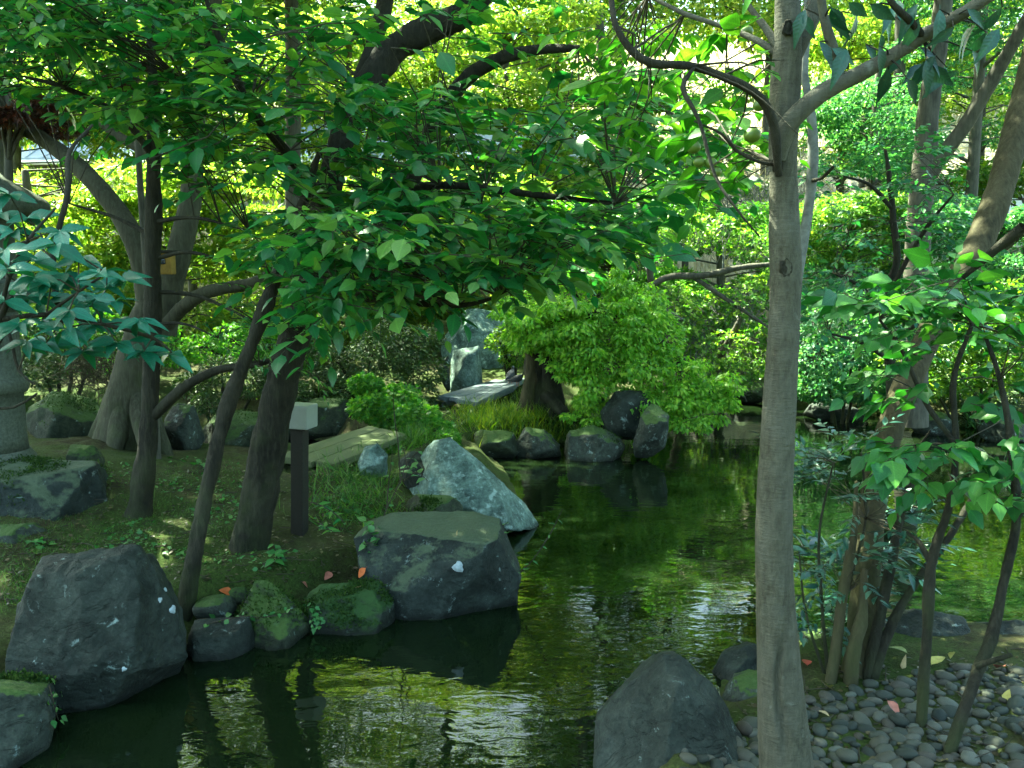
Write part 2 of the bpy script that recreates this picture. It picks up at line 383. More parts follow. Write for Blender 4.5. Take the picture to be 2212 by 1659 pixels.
def box_mesh(name, sx, sy, sz, bevel=0.0, seg=2, z0=0.0):
    bm = bmesh.new(); bmesh.ops.create_cube(bm, size=1)
    for vv in bm.verts: vv.co = Vector((vv.co.x * sx, vv.co.y * sy, vv.co.z * sz + z0))
    if bevel: bmesh.ops.bevel(bm, geom=bm.edges[:], offset=bevel, segments=seg, affect='EDGES', profile=0.6)
    me = bpy.data.meshes.new(name); bm.to_mesh(me); bm.free()
    return me
_ico = {}
def ico(s):
    if s not in _ico:
        bm = bmesh.new(); bmesh.ops.create_icosphere(bm, subdivisions=s, radius=1)
        _ico[s] = (np.array([vv.co[:] for vv in bm.verts]), np.array([[q.index for q in f.verts] for f in bm.faces])); bm.free()
    return _ico[s]
def lathe(prof, segs=40, sides=None, noise=0.0, seed=0):
    n = sides or segs; th = np.arange(n) * 2 * math.pi / n
    V = []; F = []
    for r, z in prof:
        V += [(r * math.cos(a), r * math.sin(a), z) for a in th]
    V = np.array(V)
    if noise:
        V[:, :2] *= (1 + noise * fbm(V * 9, seed))[:, None]; V[:, 2] += noise * 0.08 * vnoise(V * 14, seed + 3)
    for i in range(len(prof) - 1):
        for j in range(n):
            F.append((i * n + j, i * n + (j + 1) % n, (i + 1) * n + (j + 1) % n, (i + 1) * n + j))
    return V, np.array(F)

BV = []
def register(V, F):
    BV.append(BVHTree.FromPolygons([tuple(x) for x in np.asarray(V, float)], [tuple(int(i) for i in f) for f in F]))
def hit(px, py):
    d = Vector(ray(px, py)).normalized(); best = None
    for b in BV:
        h = b.ray_cast(Vector((0, 0, CAMH)), d)
        if h[0] is not None and (best is None or h[3] < best[2]): best = (np.array(h[0]), np.array(h[1]), h[3])
    if best is None: return gz(px, py, 0.3), np.array([0, 0, 1.0])
    nn = best[1]
    if np.dot(nn, np.array(d)) > 0: nn = -nn
    return best[0], nn

# ------------------------------------------------------------------ pond outline and terrain
G = lambda px, py: gz(px, py, 0)[:2]
POND = np.array([(-2.9, 3.3), G(60, 1560), G(120, 1510), G(220, 1460), G(310, 1410), G(395, 1400), G(430, 1370), G(540, 1345), G(640, 1335), G(700, 1310),
    G(820, 1270), G(900, 1240), G(1040, 1205), G(1060, 1170), G(1000, 1125), G(1000, 1085), G(1110, 1070), G(1080, 1010), G(1050, 985), G(1200, 955),
    G(1350, 958), G(1420, 940), G(1440, 900), G(1430, 872), G(1480, 858), G(1560, 842), G(1660, 846), G(1760, 864), G(1850, 886), G(1990, 916), G(2212, 930),
    (8.5, 11.6), (8.5, 6.2), G(2212, 1375), G(2100, 1350), G(1900, 1345), G(1730, 1385), G(1640, 1430), G(1575, 1460), G(1575, 1510), G(1460, 1570), G(1300, 1659), (0.4, 2.7), (-0.2, 2.2), (-1.8, 2.3)])
STREAM2 = np.array([(-3.4, 15.4), (-1.4, 14.5), (-0.2, 13.9), (0.45, 13.6), (0.4, 13.1), (-0.5, 13.2), (-1.5, 13.8), (-3.2, 14.5)])
STREAM = np.array([(-7.0, 13.4), (-3.6, 12.6), (-2.0, 11.6), (-1.5, 10.2), (-1.6, 9.4), (-1.95, 9.4), (-2.25, 10.2), (-2.8, 10.9), (-4.0, 11.5), (-7.0, 12.2)])
def sdf(P, poly):
    d = np.full(len(P), 1e9); ins = np.zeros(len(P), bool)
    for i in range(len(poly)):
        a, b = poly[i], poly[(i + 1) % len(poly)]
        e = b - a; wv = P - a
        tt_ = np.clip((wv @ e) / (e @ e), 0, 1)
        d = np.minimum(d, np.linalg.norm(wv - tt_[:, None] * e, axis=1))
        c1 = (a[1] <= P[:, 1]) & (b[1] > P[:, 1]); c2 = (b[1] <= P[:, 1]) & (a[1] > P[:, 1])
        cr = e[0] * wv[:, 1] - e[1] * wv[:, 0]
        ins ^= (c1 & (cr > 0)) | (c2 & (cr < 0))
    return np.where(ins, -d, d)
def height(P):
    P = np.atleast_2d(np.asarray(P, float))[:, :2]
    x, y = P[:, 0], P[:, 1]
    d = np.minimum(np.minimum(sdf(P, POND), sdf(P, STREAM)), sdf(P, STREAM2))
    P3 = np.stack([x, y, 0 * x], 1)
    z = 0.02 + 0.26 * sm(d / 0.30) + 0.22 * sm((d - 0.3) / 2.5)
    z = np.where(d < 0, 0.02 - 0.75 * sm(-d / 0.5), z)
    z += np.where(d > 0, 0.05 * fbm(P3 * 1.6, 3) * sm(d / 0.3) + 0.012 * fbm(P3 * 9, 5, 2), 0)
    z = np.where(z > 0.02, 0.02 + (z - 0.02) * (1 - 0.6 * sm((x - 0.5) / 0.6) * sm((7.0 - y) / 1.0)), z)
    z += 0.55 * np.exp(-(((x + 4.5) / 3.5) ** 2 + ((y - 15.5) / 2.2) ** 2))
    hill = np.maximum(y - 20 - 1.2 * np.sin(x * 0.25), 0)
    z += 0.05 * np.maximum(y - 14, 0) + 0.52 * hill * sm(hill / 6) * sm((70 - y) / 30) + 14 * sm((y - 40) / 30) * 0
    z += np.where(y > 14, 0.25 * fbm(P3 * 0.3, 8) * sm((y - 14) / 8), 0)
    z += 0.25 * sm((-2.5 - x) / 3.0) * sm((10 - y) / 3)
    return z
def hz(x, y): return float(height([(x, y)])[0])
def on(px, py):                     # pixel -> point on the terrain
    h = BV[0].ray_cast(Vector((0, 0, CAMH)), Vector(ray(px, py)).normalized())
    return np.array(h[0]) if h[0] is not None else gz(px, py, 0.4)

def axis(a, b, fa, fb, step, far):
    mid = list(np.arange(fa, fb, step)); lo, hi = [], []
    s, p = step, fa
    while p > a: s = min(s * 1.25, far); p -= s; lo.append(p)
    s, p = step, fb
    while p < b: p += s; hi.append(p); s = min(s * 1.25, far)
    return np.array(lo[::-1] + mid + hi)
ax = axis(-70, 70, -4.6, 5.2, 0.065, 3.0); ay = axis(-20, 95, 2.0, 12.6, 0.065, 3.0)
GX, GY = np.meshgrid(ax, ay); PG = np.stack([GX.ravel(), GY.ravel()], 1)
VG = np.concatenate([PG, height(PG)[:, None]], 1)
nx, ny = len(ax), len(ay)
ii = (np.arange(ny - 1)[:, None] * nx + np.arange(nx - 1)[None]).ravel()
FG = np.stack([ii, ii + 1, ii + 1 + nx, ii + nx], 1)
ground = tag(link('ground', npmesh('ground', VG, FG, True), None, M['ground']), kind='structure')
near_f = FG[(VG[FG[:, 0], 1] < 20) & (np.abs(VG[FG[:, 0], 0]) < 14)]
register(VG, near_f)

xs = np.linspace(-12, 12, 60); ys = np.linspace(0.5, 16, 60)
WX, WY = np.meshgrid(xs, ys)
i2 = (np.arange(59)[:, None] * 60 + np.arange(59)[None]).ravel()
water = tag(link('pond_water', npmesh('pond_water', np.stack([WX.ravel(), WY.ravel(), 0 * WX.ravel()], 1), np.stack([i2, i2 + 1, i2 + 61, i2 + 60], 1), True), None, M['water']), kind='structure')

# ------------------------------------------------------------------ rocks
def rock(name, label, sil, Y, T, mat, planes=(), sub=6, amp=0.05, seed=0, p=260, group='boulders around the pond', cat='boulder', ftilt=0.3, nsc=2.2, cuts=9, tilt=(.32, .4)):
    pts = np.array([at(a, b, Y) for a, b in sil])
    c = pts.mean(0); c[1] = Y; pts = c + (pts - c) * 1.09
    Ns, Hs = [], []
    def addp(n, q):
        n = nrm(n); h = float(np.dot(n, np.asarray(q) - c))
        if h > 0.02: Ns.append(n); Hs.append(h)
    area = 0.5 * sum(pts[i][0] * pts[(i + 1) % len(pts)][2] - pts[(i + 1) % len(pts)][0] * pts[i][2] for i in range(len(pts)))
    sgn = 1 if area > 0 else -1
    for i in range(len(pts)):
        a, b = pts[i], pts[(i + 1) % len(pts)]; e = b - a
        n = np.array([e[2], 0, -e[0]]) * sgn
        n = nrm(n)
        addp(n + np.array([0, -tilt[0], 0]), (a + b) / 2); addp(n + np.array([0, tilt[1], 0]), (a + b) / 2)
    addp((0.05, -1, ftilt), (c[0], Y - T, c[2])); addp((0, 1, 0.2), (c[0], Y + T, c[2]))
    rr = np.random.default_rng(seed + 100)
    for nn, q in planes: addp(nn, q)
    base_n, base_h = np.array(Ns), np.array(Hs)
    for k in range(cuts):
        d_ = nrm(rr.normal(size=3) * np.array([1, .8, .7]) + np.array([0, -1.1, .25]))
        q_ = np.maximum(base_n @ d_ / base_h, 0); r0_ = 1 / q_.max()
        Ns.append(nrm(d_ + .25 * rr.normal(size=3))); Hs.append(r0_ * (rr.uniform(.88, .97) if k < 7 else rr.uniform(.955, .99)) * float(np.dot(Ns[-1], d_)))
    D, F = ico(sub); Ns = np.array(Ns); Hs = np.array(Hs)
    wob = np.stack([vnoise(D * 1.7 + 3.1 * k, seed + k) + .5 * vnoise(D * 4.1 + k, seed + k) for k in range(len(Hs))], 1)
    q = np.maximum(D @ Ns.T / (Hs * (1 + 0.035 * wob)), 1e-6); mx = q.max(1)
    rad = 1.0 / (mx * ((q / mx[:, None]) ** p).sum(1) ** (1.0 / p))
    V = D * rad[:, None]
    size = rad.mean()
    f = nsc / size
    facet = np.abs(vnoise(D * 2.3 + seed, seed)) + 0.5 * np.abs(vnoise(D * 5.1 + seed, seed + 1))
    V = V * (1 + amp * 0.7 * (facet - 0.4) + amp * 0.4 * fbm(D * 3.2 + seed, seed + 2, 4) + amp * 0.30 * fbm(D * 12 + seed, seed + 5, 4) + amp * 0.16 * np.abs(fbm(D * 30 + seed, seed + 9, 2)))[:, None] + c
    me = npmesh(name, V, F, True)
    o = link(name, me, None, mat)
    tag(o, label, cat, group)
    register(V, F)
    return o

rk = {}
rk['bigleft'] = rock('boulder', 'big dark slate boulder with pale lichen flecks standing at the near left water edge',
    [(75, 1300), (110, 1215), (330, 1200), (352, 1250), (370, 1330), (402, 1390), (375, 1480), (300, 1640), (170, 1690), (95, 1640), (58, 1400)], 4.62, 0.40, M['rock_dark'], planes=[((-0.1, -0.5, 1), at(220, 1235, 4.35))], seed=1, amp=0.035, sub=7, cuts=7)
rk['corner'] = rock('boulder', 'rounded grey boulder with mossy foot in the bottom left corner', [(-60, 1480), (30, 1452), (85, 1500), (104, 1570), (95, 1660), (0, 1720), (-90, 1660)], 3.95, 0.30, M['rock_grey'], seed=2, amp=0.03, p=20)
rk['leftback'] = rock('boulder', 'low mossy rock at the left edge behind the big slate boulder', [(-70, 1360), (10, 1335), (66, 1370), (78, 1480), (40, 1540), (-70, 1520)], 4.9, 0.3, M['rock_mossy'], seed=3, sub=5)
rk['lantern_base'] = rock('boulder', 'large moss-topped dark boulder carrying the stone lantern', [(-130, 1010), (0, 985), (190, 1000), (212, 1060), (232, 1150), (200, 1200), (-140, 1230)], 6.75, 0.55, M['rock_flat'], planes=[((0, -0.12, 1), at(60, 1042, 6.35)), ((0.2, -1, 0.15), at(100, 1100, 6.2))], seed=4, amp=0.03, sub=6, cuts=4)
rk['lantern_front'] = rock('boulder', 'low grey rock leaning against the foot of the lantern boulder', [(-60, 1150), (60, 1130), (105, 1165), (110, 1230), (-60, 1250)], 6.0, 0.2, M['rock_grey'], seed=5, sub=5)
rk['edge_a'] = rock('boulder', 'blocky blue-grey rock at the waterline just right of the big slate boulder', [(425, 1345), (535, 1338), (548, 1400), (540, 1490), (480, 1500), (405, 1420)], 5.1, 0.22, M['rock_dark'], seed=6, sub=6, amp=0.04)
rk['edge_b'] = rock('boulder', 'broad low stone with rounded mossy top between the dark boulders at waterline', [(508, 1330), (550, 1262), (610, 1268), (660, 1320), (692, 1400), (690, 1470), (540, 1470)], 5.35, 0.34, M['rock_mossy'], planes=[((0.0, -0.75, 1), at(600, 1345, 5.15))], seed=7, amp=0.05)
rk['cobble'] = rock('boulder', 'smooth oval cobble with an orange leaf lying on it', [(408, 1312), (430, 1286), (490, 1283), (517, 1312), (505, 1338), (425, 1340)], 5.35, 0.14, M['rock_grey'], seed=8, sub=5, amp=0.015, p=6)
rk['cobble2'] = rock('boulder', 'small half-buried stone behind the oval cobble', [(470, 1285), (490, 1266), (535, 1268), (545, 1300), (480, 1310)], 5.6, 0.12, M['rock_mossy'], seed=9, sub=5, amp=0.03, p=8)
rk['moss'] = rock('boulder', 'flat stone with bright green mossy flank left of the flat-topped stone', [(665, 1290), (700, 1266), (810, 1262), (845, 1300), (850, 1380), (790, 1420), (690, 1440)], 5.55, 0.30, rockmat('rock_moss_flank', (0.02, 0.026, 0.02), (0.045, 0.056, 0.042), (0.09, 0.1, 0.08), moss=0.7, lichen=0.05, moss_top_col=(0.020, 0.044, 0.009)), planes=[((0, -0.15, 1), at(750, 1300, 5.3))], seed=10, amp=0.03)
rk['flat'] = rock('boulder', 'big flat-topped dark stone with one round white lichen spot at the pond edge', [(783, 1160), (850, 1133), (1000, 1128), (1072, 1148), (1108, 1230), (1100, 1300), (1030, 1355), (860, 1330), (815, 1250)], 5.95, 0.42, M['rock_flat'], planes=[((0, -0.04, 1), at(930, 1182, 5.52)), ((-0.3, -1, -0.05), at(880, 1250, 5.5)), ((0.8, -0.7, 0.1), at(1065, 1250, 5.62))], seed=11, amp=0.016, p=260, sub=7, cuts=2, tilt=(.05, .1), ftilt=.06)
rk['pale'] = rock('boulder', 'large pale lichen-covered boulder sloping into the water at the middle of the pond', [(885, 1030), (920, 966), (985, 952), (1062, 998), (1092, 1040), (1170, 1098), (1150, 1140), (1000, 1140), (905, 1100)], 7.75, 0.46, M['rock_pale'], planes=[((-0.5, -1, 0.35), at(935, 1040, 7.35))], seed=12, amp=0.035, sub=6, cuts=5)
rk['paleback'] = rock('boulder', 'dark angular rock leaning behind the left side of the pale boulder', [(865, 1000), (890, 975), (950, 972), (975, 1020), (960, 1090), (890, 1080)], 7.9, 0.3, M['rock_dark'], seed=13, sub=5, amp=0.05)
rk['small_m'] = rock('boulder', 'low moss-covered stone between the flat-topped stone and the pale boulder', [(850, 1090), (890, 1066), (970, 1070), (1003, 1095), (1000, 1140), (860, 1140)], 7.0, 0.28, M['rock_mossy'], planes=[((0, -0.1, 1), at(930, 1085, 6.9))], seed=14, sub=5, amp=0.03)
rk['bridge_stone'] = rock('boulder', 'small pale stone beside the near end of the mossy plank bridge', [(775, 1000), (790, 965), (815, 960), (835, 985), (832, 1030), (780, 1035)], 8.3, 0.16, M['rock_pale'], seed=15, sub=5, amp=0.05)
for k, (lab, sil, Y, T, mt) in enumerate([
    ('low green-grey island rock nearest the pale boulder', [(1005, 950), (1040, 930), (1105, 935), (1120, 975), (1105, 1000), (1020, 995)], 10.9, 0.35, 'rock_mossy'),
    ('pointed blue-grey island rock below the yellow grass', [(1112, 960), (1135, 925), (1175, 930), (1205, 960), (1210, 990), (1120, 995)], 10.9, 0.3, 'rock_grey'),
    ('long rounded island rock sloping right to the water below the green maple', [(1205, 985), (1220, 935), (1285, 922), (1330, 945), (1362, 985), (1340, 1005), (1220, 1005)], 10.8, 0.35, 'rock_grey'),
    ('tall upright grey rock at the right tip of the island', [(1370, 960), (1385, 905), (1405, 862), (1440, 862), (1443, 920), (1432, 965), (1400, 990), (1375, 985)], 10.6, 0.28, 'rock_grey'),
    ('dark rock tucked under the maple behind the upright island rock', [(1300, 890), (1330, 850), (1395, 845), (1410, 900), (1380, 950), (1310, 940)], 11.2, 0.3, 'rock_dark'),
    ('squared grey standing stone with a white lichen edge behind the grey plank bridge', [(970, 850), (978, 760), (1035, 755), (1042, 850), (1000, 870)], 14.6, 0.35, 'rock_pale'),
    ('big pale grey boulder face behind the standing stone', [(960, 800), (965, 700), (1010, 672), (1090, 680), (1105, 760), (1090, 830), (1000, 840)], 16.4, 0.7, 'rock_pale'),
    ('narrow upright grey stone at the edge of the hedge beside the grey plank bridge', [(945, 830), (950, 740), (968, 735), (972, 840), (955, 850)], 14.2, 0.25, 'rock_grey'),
    ('broad flat-topped mossy rock across the stream behind the lamp', [(600, 890), (640, 866), (760, 862), (776, 890), (770, 950), (620, 955)], 12.3, 0.6, 'rock_mossy'),
    ('mossy boulder with pale face right of the dark thin trunk', [(355, 960), (360, 905), (380, 875), (415, 880), (440, 950), (420, 985), (365, 985)], 9.6, 0.4, 'rock_grey'),
    ('low mossy boulder between the leaning trunks at the stream', [(430, 960), (445, 905), (520, 890), (600, 900), (620, 960), (560, 1000), (440, 1000)], 10.2, 0.55, 'rock_mossy'),
    ('rounded mossy boulder behind the stone lantern', [(60, 960), (75, 880), (120, 850), (190, 855), (240, 900), (250, 960), (150, 985)], 9.6, 0.6, 'rock_mossy'),
    ('flat mossy stone on the ground right of the lantern boulder', [(140, 990), (155, 962), (200, 965), (222, 1000), (215, 1020), (150, 1020)], 7.3, 0.25, 'rock_mossy'),
    ('dark rock on the far shore left of the smooth trunk', [(1570, 862), (1590, 828), (1650, 825), (1672, 862), (1600, 875)], 15.5, 0.5, 'rock_grey'),
    ('low grey shore rock right of the smooth trunk', [(1730, 905), (1760, 872), (1850, 868), (1890, 900), (1880, 935), (1750, 925)], 13.9, 0.5, 'rock_dark'),
    ('blue-grey shore rock behind the leaning trunk', [(1975, 925), (1990, 895), (2030, 888), (2070, 915), (2060, 945), (1985, 945)], 12.5, 0.4, 'rock_grey'),
    ('flat grey shore rock below the strap leaves at the right edge', [(2120, 930), (2140, 905), (2230, 905), (2260, 940), (2230, 965), (2130, 955)], 11.8, 0.4, 'rock_grey'),
    ]):
    rk['i%d' % k] = rock('boulder', lab, sil, Y, T, M[mt], seed=20 + k, sub=5, amp=0.05, nsc=2, cuts=12)
rk['rfront'] = rock('boulder', 'large pointed dark boulder in the water at the bottom of the frame', [(1180, 1700), (1268, 1585), (1360, 1485), (1428, 1432), (1465, 1430), (1540, 1500), (1580, 1580), (1605, 1700), (1600, 1800), (1170, 1800)], 3.75, 0.46, M['rock_dark'], planes=[((0.45, -1, 0.4), at(1500, 1560, 3.42))], seed=41, amp=0.03, sub=6, cuts=5)
for k, (lab, sil, Y, T, mt) in enumerate([
    ('dark wet rock at the water edge left of the smooth trunk', [(1540, 1460), (1560, 1420), (1620, 1395), (1660, 1400), (1670, 1480), (1600, 1520), (1550, 1500)], 4.75, 0.25, 'rock_dark'),
    ('blocky grey rock at the foot of the smooth trunk by the pebbles', [(1555, 1520), (1590, 1470), (1650, 1455), (1690, 1500), (1690, 1580), (1570, 1580)], 4.4, 0.22, 'rock_grey'),
    ('flat grey rock just right of the smooth trunk at the shore', [(1715, 1420), (1730, 1368), (1790, 1360), (1825, 1395), (1825, 1440), (1740, 1450)], 5.15, 0.25, 'rock_grey'),
    ('small dark rock between the smooth trunk and the mossy stems', [(1715, 1500), (1735, 1450), (1790, 1445), (1815, 1490), (1800, 1540), (1730, 1545)], 4.6, 0.2, 'rock_dark'),
    ('wide flat grey slab behind the pebbles at the right shore', [(1880, 1400), (1900, 1345), (1980, 1322), (2070, 1335), (2105, 1380), (2095, 1450), (1900, 1460)], 5.15, 0.34, 'rock_dark'),
    ('dark rock at the right edge of the frame beside the slab', [(2115, 1400), (2130, 1350), (2220, 1345), (2300, 1380), (2300, 1440), (2130, 1430)], 5.1, 0.3, 'rock_dark'),
    ]):
    rk['r%d' % k] = rock('boulder', lab, sil, Y, T, M[mt], seed=50 + k, sub=6, amp=0.05)

# tufts of moss standing on the tops of the mossy stones
def moss_tufts(o, n, thr=0.45, size=0.016, gap=-.05):
    me = o.data; V = np.empty(len(me.vertices) * 3, np.float32); me.vertices.foreach_get('co', V); V = V.reshape(-1, 3)
    Nn = np.empty(len(me.vertices) * 3, np.float32); me.vertices.foreach_get('normal', Nn); Nn = Nn.reshape(-1, 3)
    k = np.where((Nn[:, 2] + .35 * vnoise(V * 7, 3) > thr) & (vnoise(V * 4.5, 9) > gap) & (V[:, 2] > .04))[0]
    if len(k) == 0: return
    k = k[R.integers(0, len(k), n)]
    P = V[k] + R.normal(size=(n, 3)) * .012; D = Nn[k] + .8 * R.normal(size=(n, 3)); N = R.normal(size=(n, 3))
    MOSS.append((o, P - .003 * Nn[k], D, N, size * (.5 + R.random(n))))
MOSS = []
for kk, nn_, th_ in (('moss', 3500, .25), ('edge_b', 3500, .3), ('corner', 2200, .5), ('lantern_base', 5000, .6), ('small_m', 1500, .5), ('leftback', 1200, .5), ('i8', 1500, .5), ('i10', 1500, .5), ('i11', 1500, .5), ('i2', 1200, .7), ('cobble2', 400, .5)):
    moss_tufts(rk[kk], nn_, th_)

# white lichen spots: thin raised crusts on the stones
def spot(parent, px, py, r, seed=0, name='lichen_spot'):
    q, n = hit(px, py)
    ang = np.arange(14) * 2 * math.pi / 14; rr = r * (1 + 0.18 * np.sin(ang * 3 + seed) + 0.1 * np.sin(ang * 5 + 2 * seed))
    zx = nrm(np.cross(n, (0, 0, 1) if abs(n[2]) < 0.9 else (1, 0, 0))); zy = np.cross(n, zx)
    ring = q + rr[:, None] * (np.cos(ang)[:, None] * zx + np.sin(ang)[:, None] * zy)
    V = np.concatenate([ring - 0.02 * n, ring + 0.006 * n, [q + 0.009 * n]])
    F = []
    for j in range(14):
        k = (j + 1) % 14
        F += [(j, k, 14 + k), (j, 14 + k, 14 + j), (14 + j, 14 + k, 28)]
    return link(name, npmesh(name, V, F), parent, M['lichen'])
spot(rk['flat'], 990, 1225, 0.034, 1)
spot(rk['bigleft'], 372, 1317, 0.022, 2); spot(rk['bigleft'], 356, 1274, 0.012, 3); spot(rk['bigleft'], 345, 1296, 0.013, 4); spot(rk['bigleft'], 268, 1445, 0.012, 5)

# ------------------------------------------------------------------ tubes and trees
def spline(pts, step):
    pts = np.asarray(pts, float); n = len(pts)
    if n == 2: out = np.linspace(pts[0], pts[1], max(2, int(np.linalg.norm(pts[1, :3] - pts[0, :3]) / step) + 1)); return out
    P = np.concatenate([[2 * pts[0] - pts[1]], pts, [2 * pts[-1] - pts[-2]]]); out = []
    for i in range(1, n):
        L = np.linalg.norm(P[i + 1, :3] - P[i, :3]); m = max(1, int(L / step))
        t_ = np.arange(m)[:, None] / m
        a, b, c, d = P[i - 1], P[i], P[i + 1], P[i + 2]
        out.append(0.5 * ((2 * b) + (c - a) * t_ + (2 * a - 5 * b + 4 * c - d) * t_ ** 2 + (3 * b - a - 3 * c + d) * t_ ** 3))
    out.append(P[n][None]); return np.concatenate(out)
def tube_geo(pts, rad, segs=8, step=0.1, bark=0.0, seed=0, freq=(14, 14, 3)):
    Q = spline(np.concatenate([np.asarray(pts, float), np.asarray(rad, float)[:, None]], 1), step)
    C, r = Q[:, :3], np.maximum(Q[:, 3], 0.0008)
    T = nrm(np.gradient(C, axis=0))
    ref = np.array([0.13, -1, 0.07]); 
    A = nrm(np.cross(T, ref)); B = np.cross(T, A)
    th = np.arange(segs) * 2 * math.pi / segs
    V = C[:, None] + r[:, None, None] * (np.cos(th)[None, :, None] * A[:, None] + np.sin(th)[None, :, None] * B[:, None])
    if bark:
        q = V * np.array(freq); nn = np.abs(vnoise(q, seed)) * 1.4 - 0.5 + 0.5 * vnoise(V * 4, seed + 3) + 0.35 * vnoise(V * 30, seed + 4)
        V = C[:, None] + (V - C[:, None]) * (1 + bark * nn / np.maximum(r[:, None] / 0.08, 0.3))[..., None]
    n = len(C); V = V.reshape(-1, 3)
    i, j = np.meshgrid(np.arange(n - 1), np.arange(segs), indexing='ij')
    F = np.stack([i * segs + j, i * segs + (j + 1) % segs, (i + 1) * segs + (j + 1) % segs, (i + 1) * segs + j], -1).reshape(-1, 4)
    tip = C[-1] + T[-1] * r[-1] * 0.6
    V = np.concatenate([V, [tip, C[0]]]); e = (n - 1) * segs
    tri = [(e + k, e + (k + 1) % segs, len(V) - 2, len(V) - 2) for k in range(segs)]
    return V, F, np.array([(a, b, c) for a, b, c, _ in tri])
def limb(root, name, pts, rpx, mat, segs=14, step=0.06, bark=0.06, seed=0, world=False):
    if world: W = [np.asarray(q, float) for q in pts]; rr = rpx
    else:
        W = [at(*q) for q in pts]; rr = [a / FPX * q[2] for a, q in zip(rpx, pts)]
    V, F, T3 = tube_geo(W, rr, segs, step, bark, seed)
    F = np.concatenate([F[:, [0, 1, 2]], F[:, [0, 2, 3]], T3])
    return link(name, npmesh(name, V, F, True), root, mat), np.array(W)
def twigs(root, segsA, segsB, r0, r1, mat, name='twigs', sag=0.0):
    A, B = np.asarray(segsA, float), np.asarray(segsB, float); n = len(A)
    if n == 0: return
    D = nrm(B - A); U = nrm(np.cross(D, np.array([0.3, 0.2, 1.0]))); W_ = np.cross(D, U)
    Mid = (A + B) / 2 + np.array([0, 0, 1]) * sag * np.linalg.norm(B - A, axis=1)[:, None] + 0.04 * np.linalg.norm(B - A, axis=1)[:, None] * R.normal(size=(n, 3))
    th = np.arange(4) * math.pi / 2
    ring = (np.cos(th)[None, :, None] * U[:, None] + np.sin(th)[None, :, None] * W_[:, None])
    r0 = np.broadcast_to(r0, n)[:, None, None]; r1 = np.broadcast_to(r1, n)[:, None, None]
    V = np.concatenate([A[:, None] + ring * r0, Mid[:, None] + ring * (r0 + r1) / 2, B[:, None] + ring * r1], 1).reshape(-1, 3)
    f = []
    for s_ in (0, 4):
        for j in range(4): f.append((s_ + j, s_ + (j + 1) % 4, s_ + 4 + (j + 1) % 4, s_ + 4 + j))
    F = (np.array(f)[None] + 12 * np.arange(n)[:, None, None]).reshape(-1, 4)
    o = link(name, npmesh(name, V, F, True), root, mat); o['kind'] = 'stuff'
    return o

# leaf templates: x along the leaf, y across, z up
def ovate(wd=0.27, cup=0.10, droop=0.16, pet=0.08, acu=1.0):
    st = np.array([0.0, 0.18, 0.42, 0.70, 0.88, 1.0]); wv = np.array([0.0, 0.72, 1.0, 0.72 * acu, 0.34 * acu, 0.0]) * wd
    V = [(-pet, 0, 0)]; F = []
    m = []; l = []; r = []
    for i, (x, ww) in enumerate(zip(st, wv)):
        z = -droop * x * x
        m.append(len(V)); V.append((x, 0, z))
        if 0 < i < len(st) - 1:
            l.append(len(V)); V.append((x, ww, z + cup * ww / wd * 0.6))
            r.append(len(V)); V.append((x, -ww, z + cup * ww / wd * 0.6))
    k = len(l)
    F += [(m[0], m[1], l[0]), (m[0], r[0], m[1])]
    for i in range(k - 1):
        F += [(m[i + 1], m[i + 2], l[i + 1]), (m[i + 1], l[i + 1], l[i]), (m[i + 1], r[i + 1], m[i + 2]), (m[i + 1], r[i], r[i + 1])]
    F += [(m[k], m[k + 1], l[-1]), (m[k], r[-1], m[k + 1])]
    V.append((-pet, 0.012, 0)); V.append((0.02, 0.014, 0)); 
    F += [(0, m[0], len(V) - 1), (0, len(V) - 1, len(V) - 2)]
    return np.array(V, float), np.array(F)
def diamond(wd=0.25, cup=0.08):
    return np.array([(0, 0, 0), (0.45, wd, cup), (0.45, -wd, cup), (1, 0, -0.05), (0.45, 0, 0)], float), np.array([(0, 4, 1), (4, 3, 1), (0, 2, 4), (4, 2, 3)])
def diamond2(wd=0.27):
    return np.array([(0, 0, 0), (0.5, wd, 0.06), (0.5, -wd, 0.06), (1, 0, -0.06)], float), np.array([(0, 3, 1), (0, 2, 3)])
def palm(n=5):
    V = [(0.25, 0, 0)]; F = []
    ang = np.linspace(-2.0, 2.0, n); ln = 0.45 + 0.30 * np.cos(ang * 0.8)
    pts = []
    for i in range(n):
        pts.append((0.25 + ln[i] * math.cos(ang[i]), ln[i] * math.sin(ang[i]), -0.10 * abs(ang[i]) * 0.5))
        if i < n - 1:
            a = (ang[i] + ang[i + 1]) / 2; pts.append((0.25 + 0.2 * math.cos(a), 0.2 * math.sin(a), 0.02))
    pts.append((0.0, 0, 0)); V += pts
    for i in range(len(pts)):
        F.append((0, 1 + i, 1 + (i + 1) % len(pts)))
    return np.array(V, float), np.array(F)
def blade(wd=0.03, bend=0.35):
    V = []; F = []
    for i, x in enumerate((0, 0.35, 0.7, 1.0)):
        z = -bend * x * x; ww = wd * (1 - x ** 1.5)
        V += [(x, ww, z), (x, -ww, z)]
    for i in range(3):
        a = 2 * i; F += [(a, a + 1, a + 3), (a, a + 3, a + 2)]
    return np.array(V, float), np.array(F)
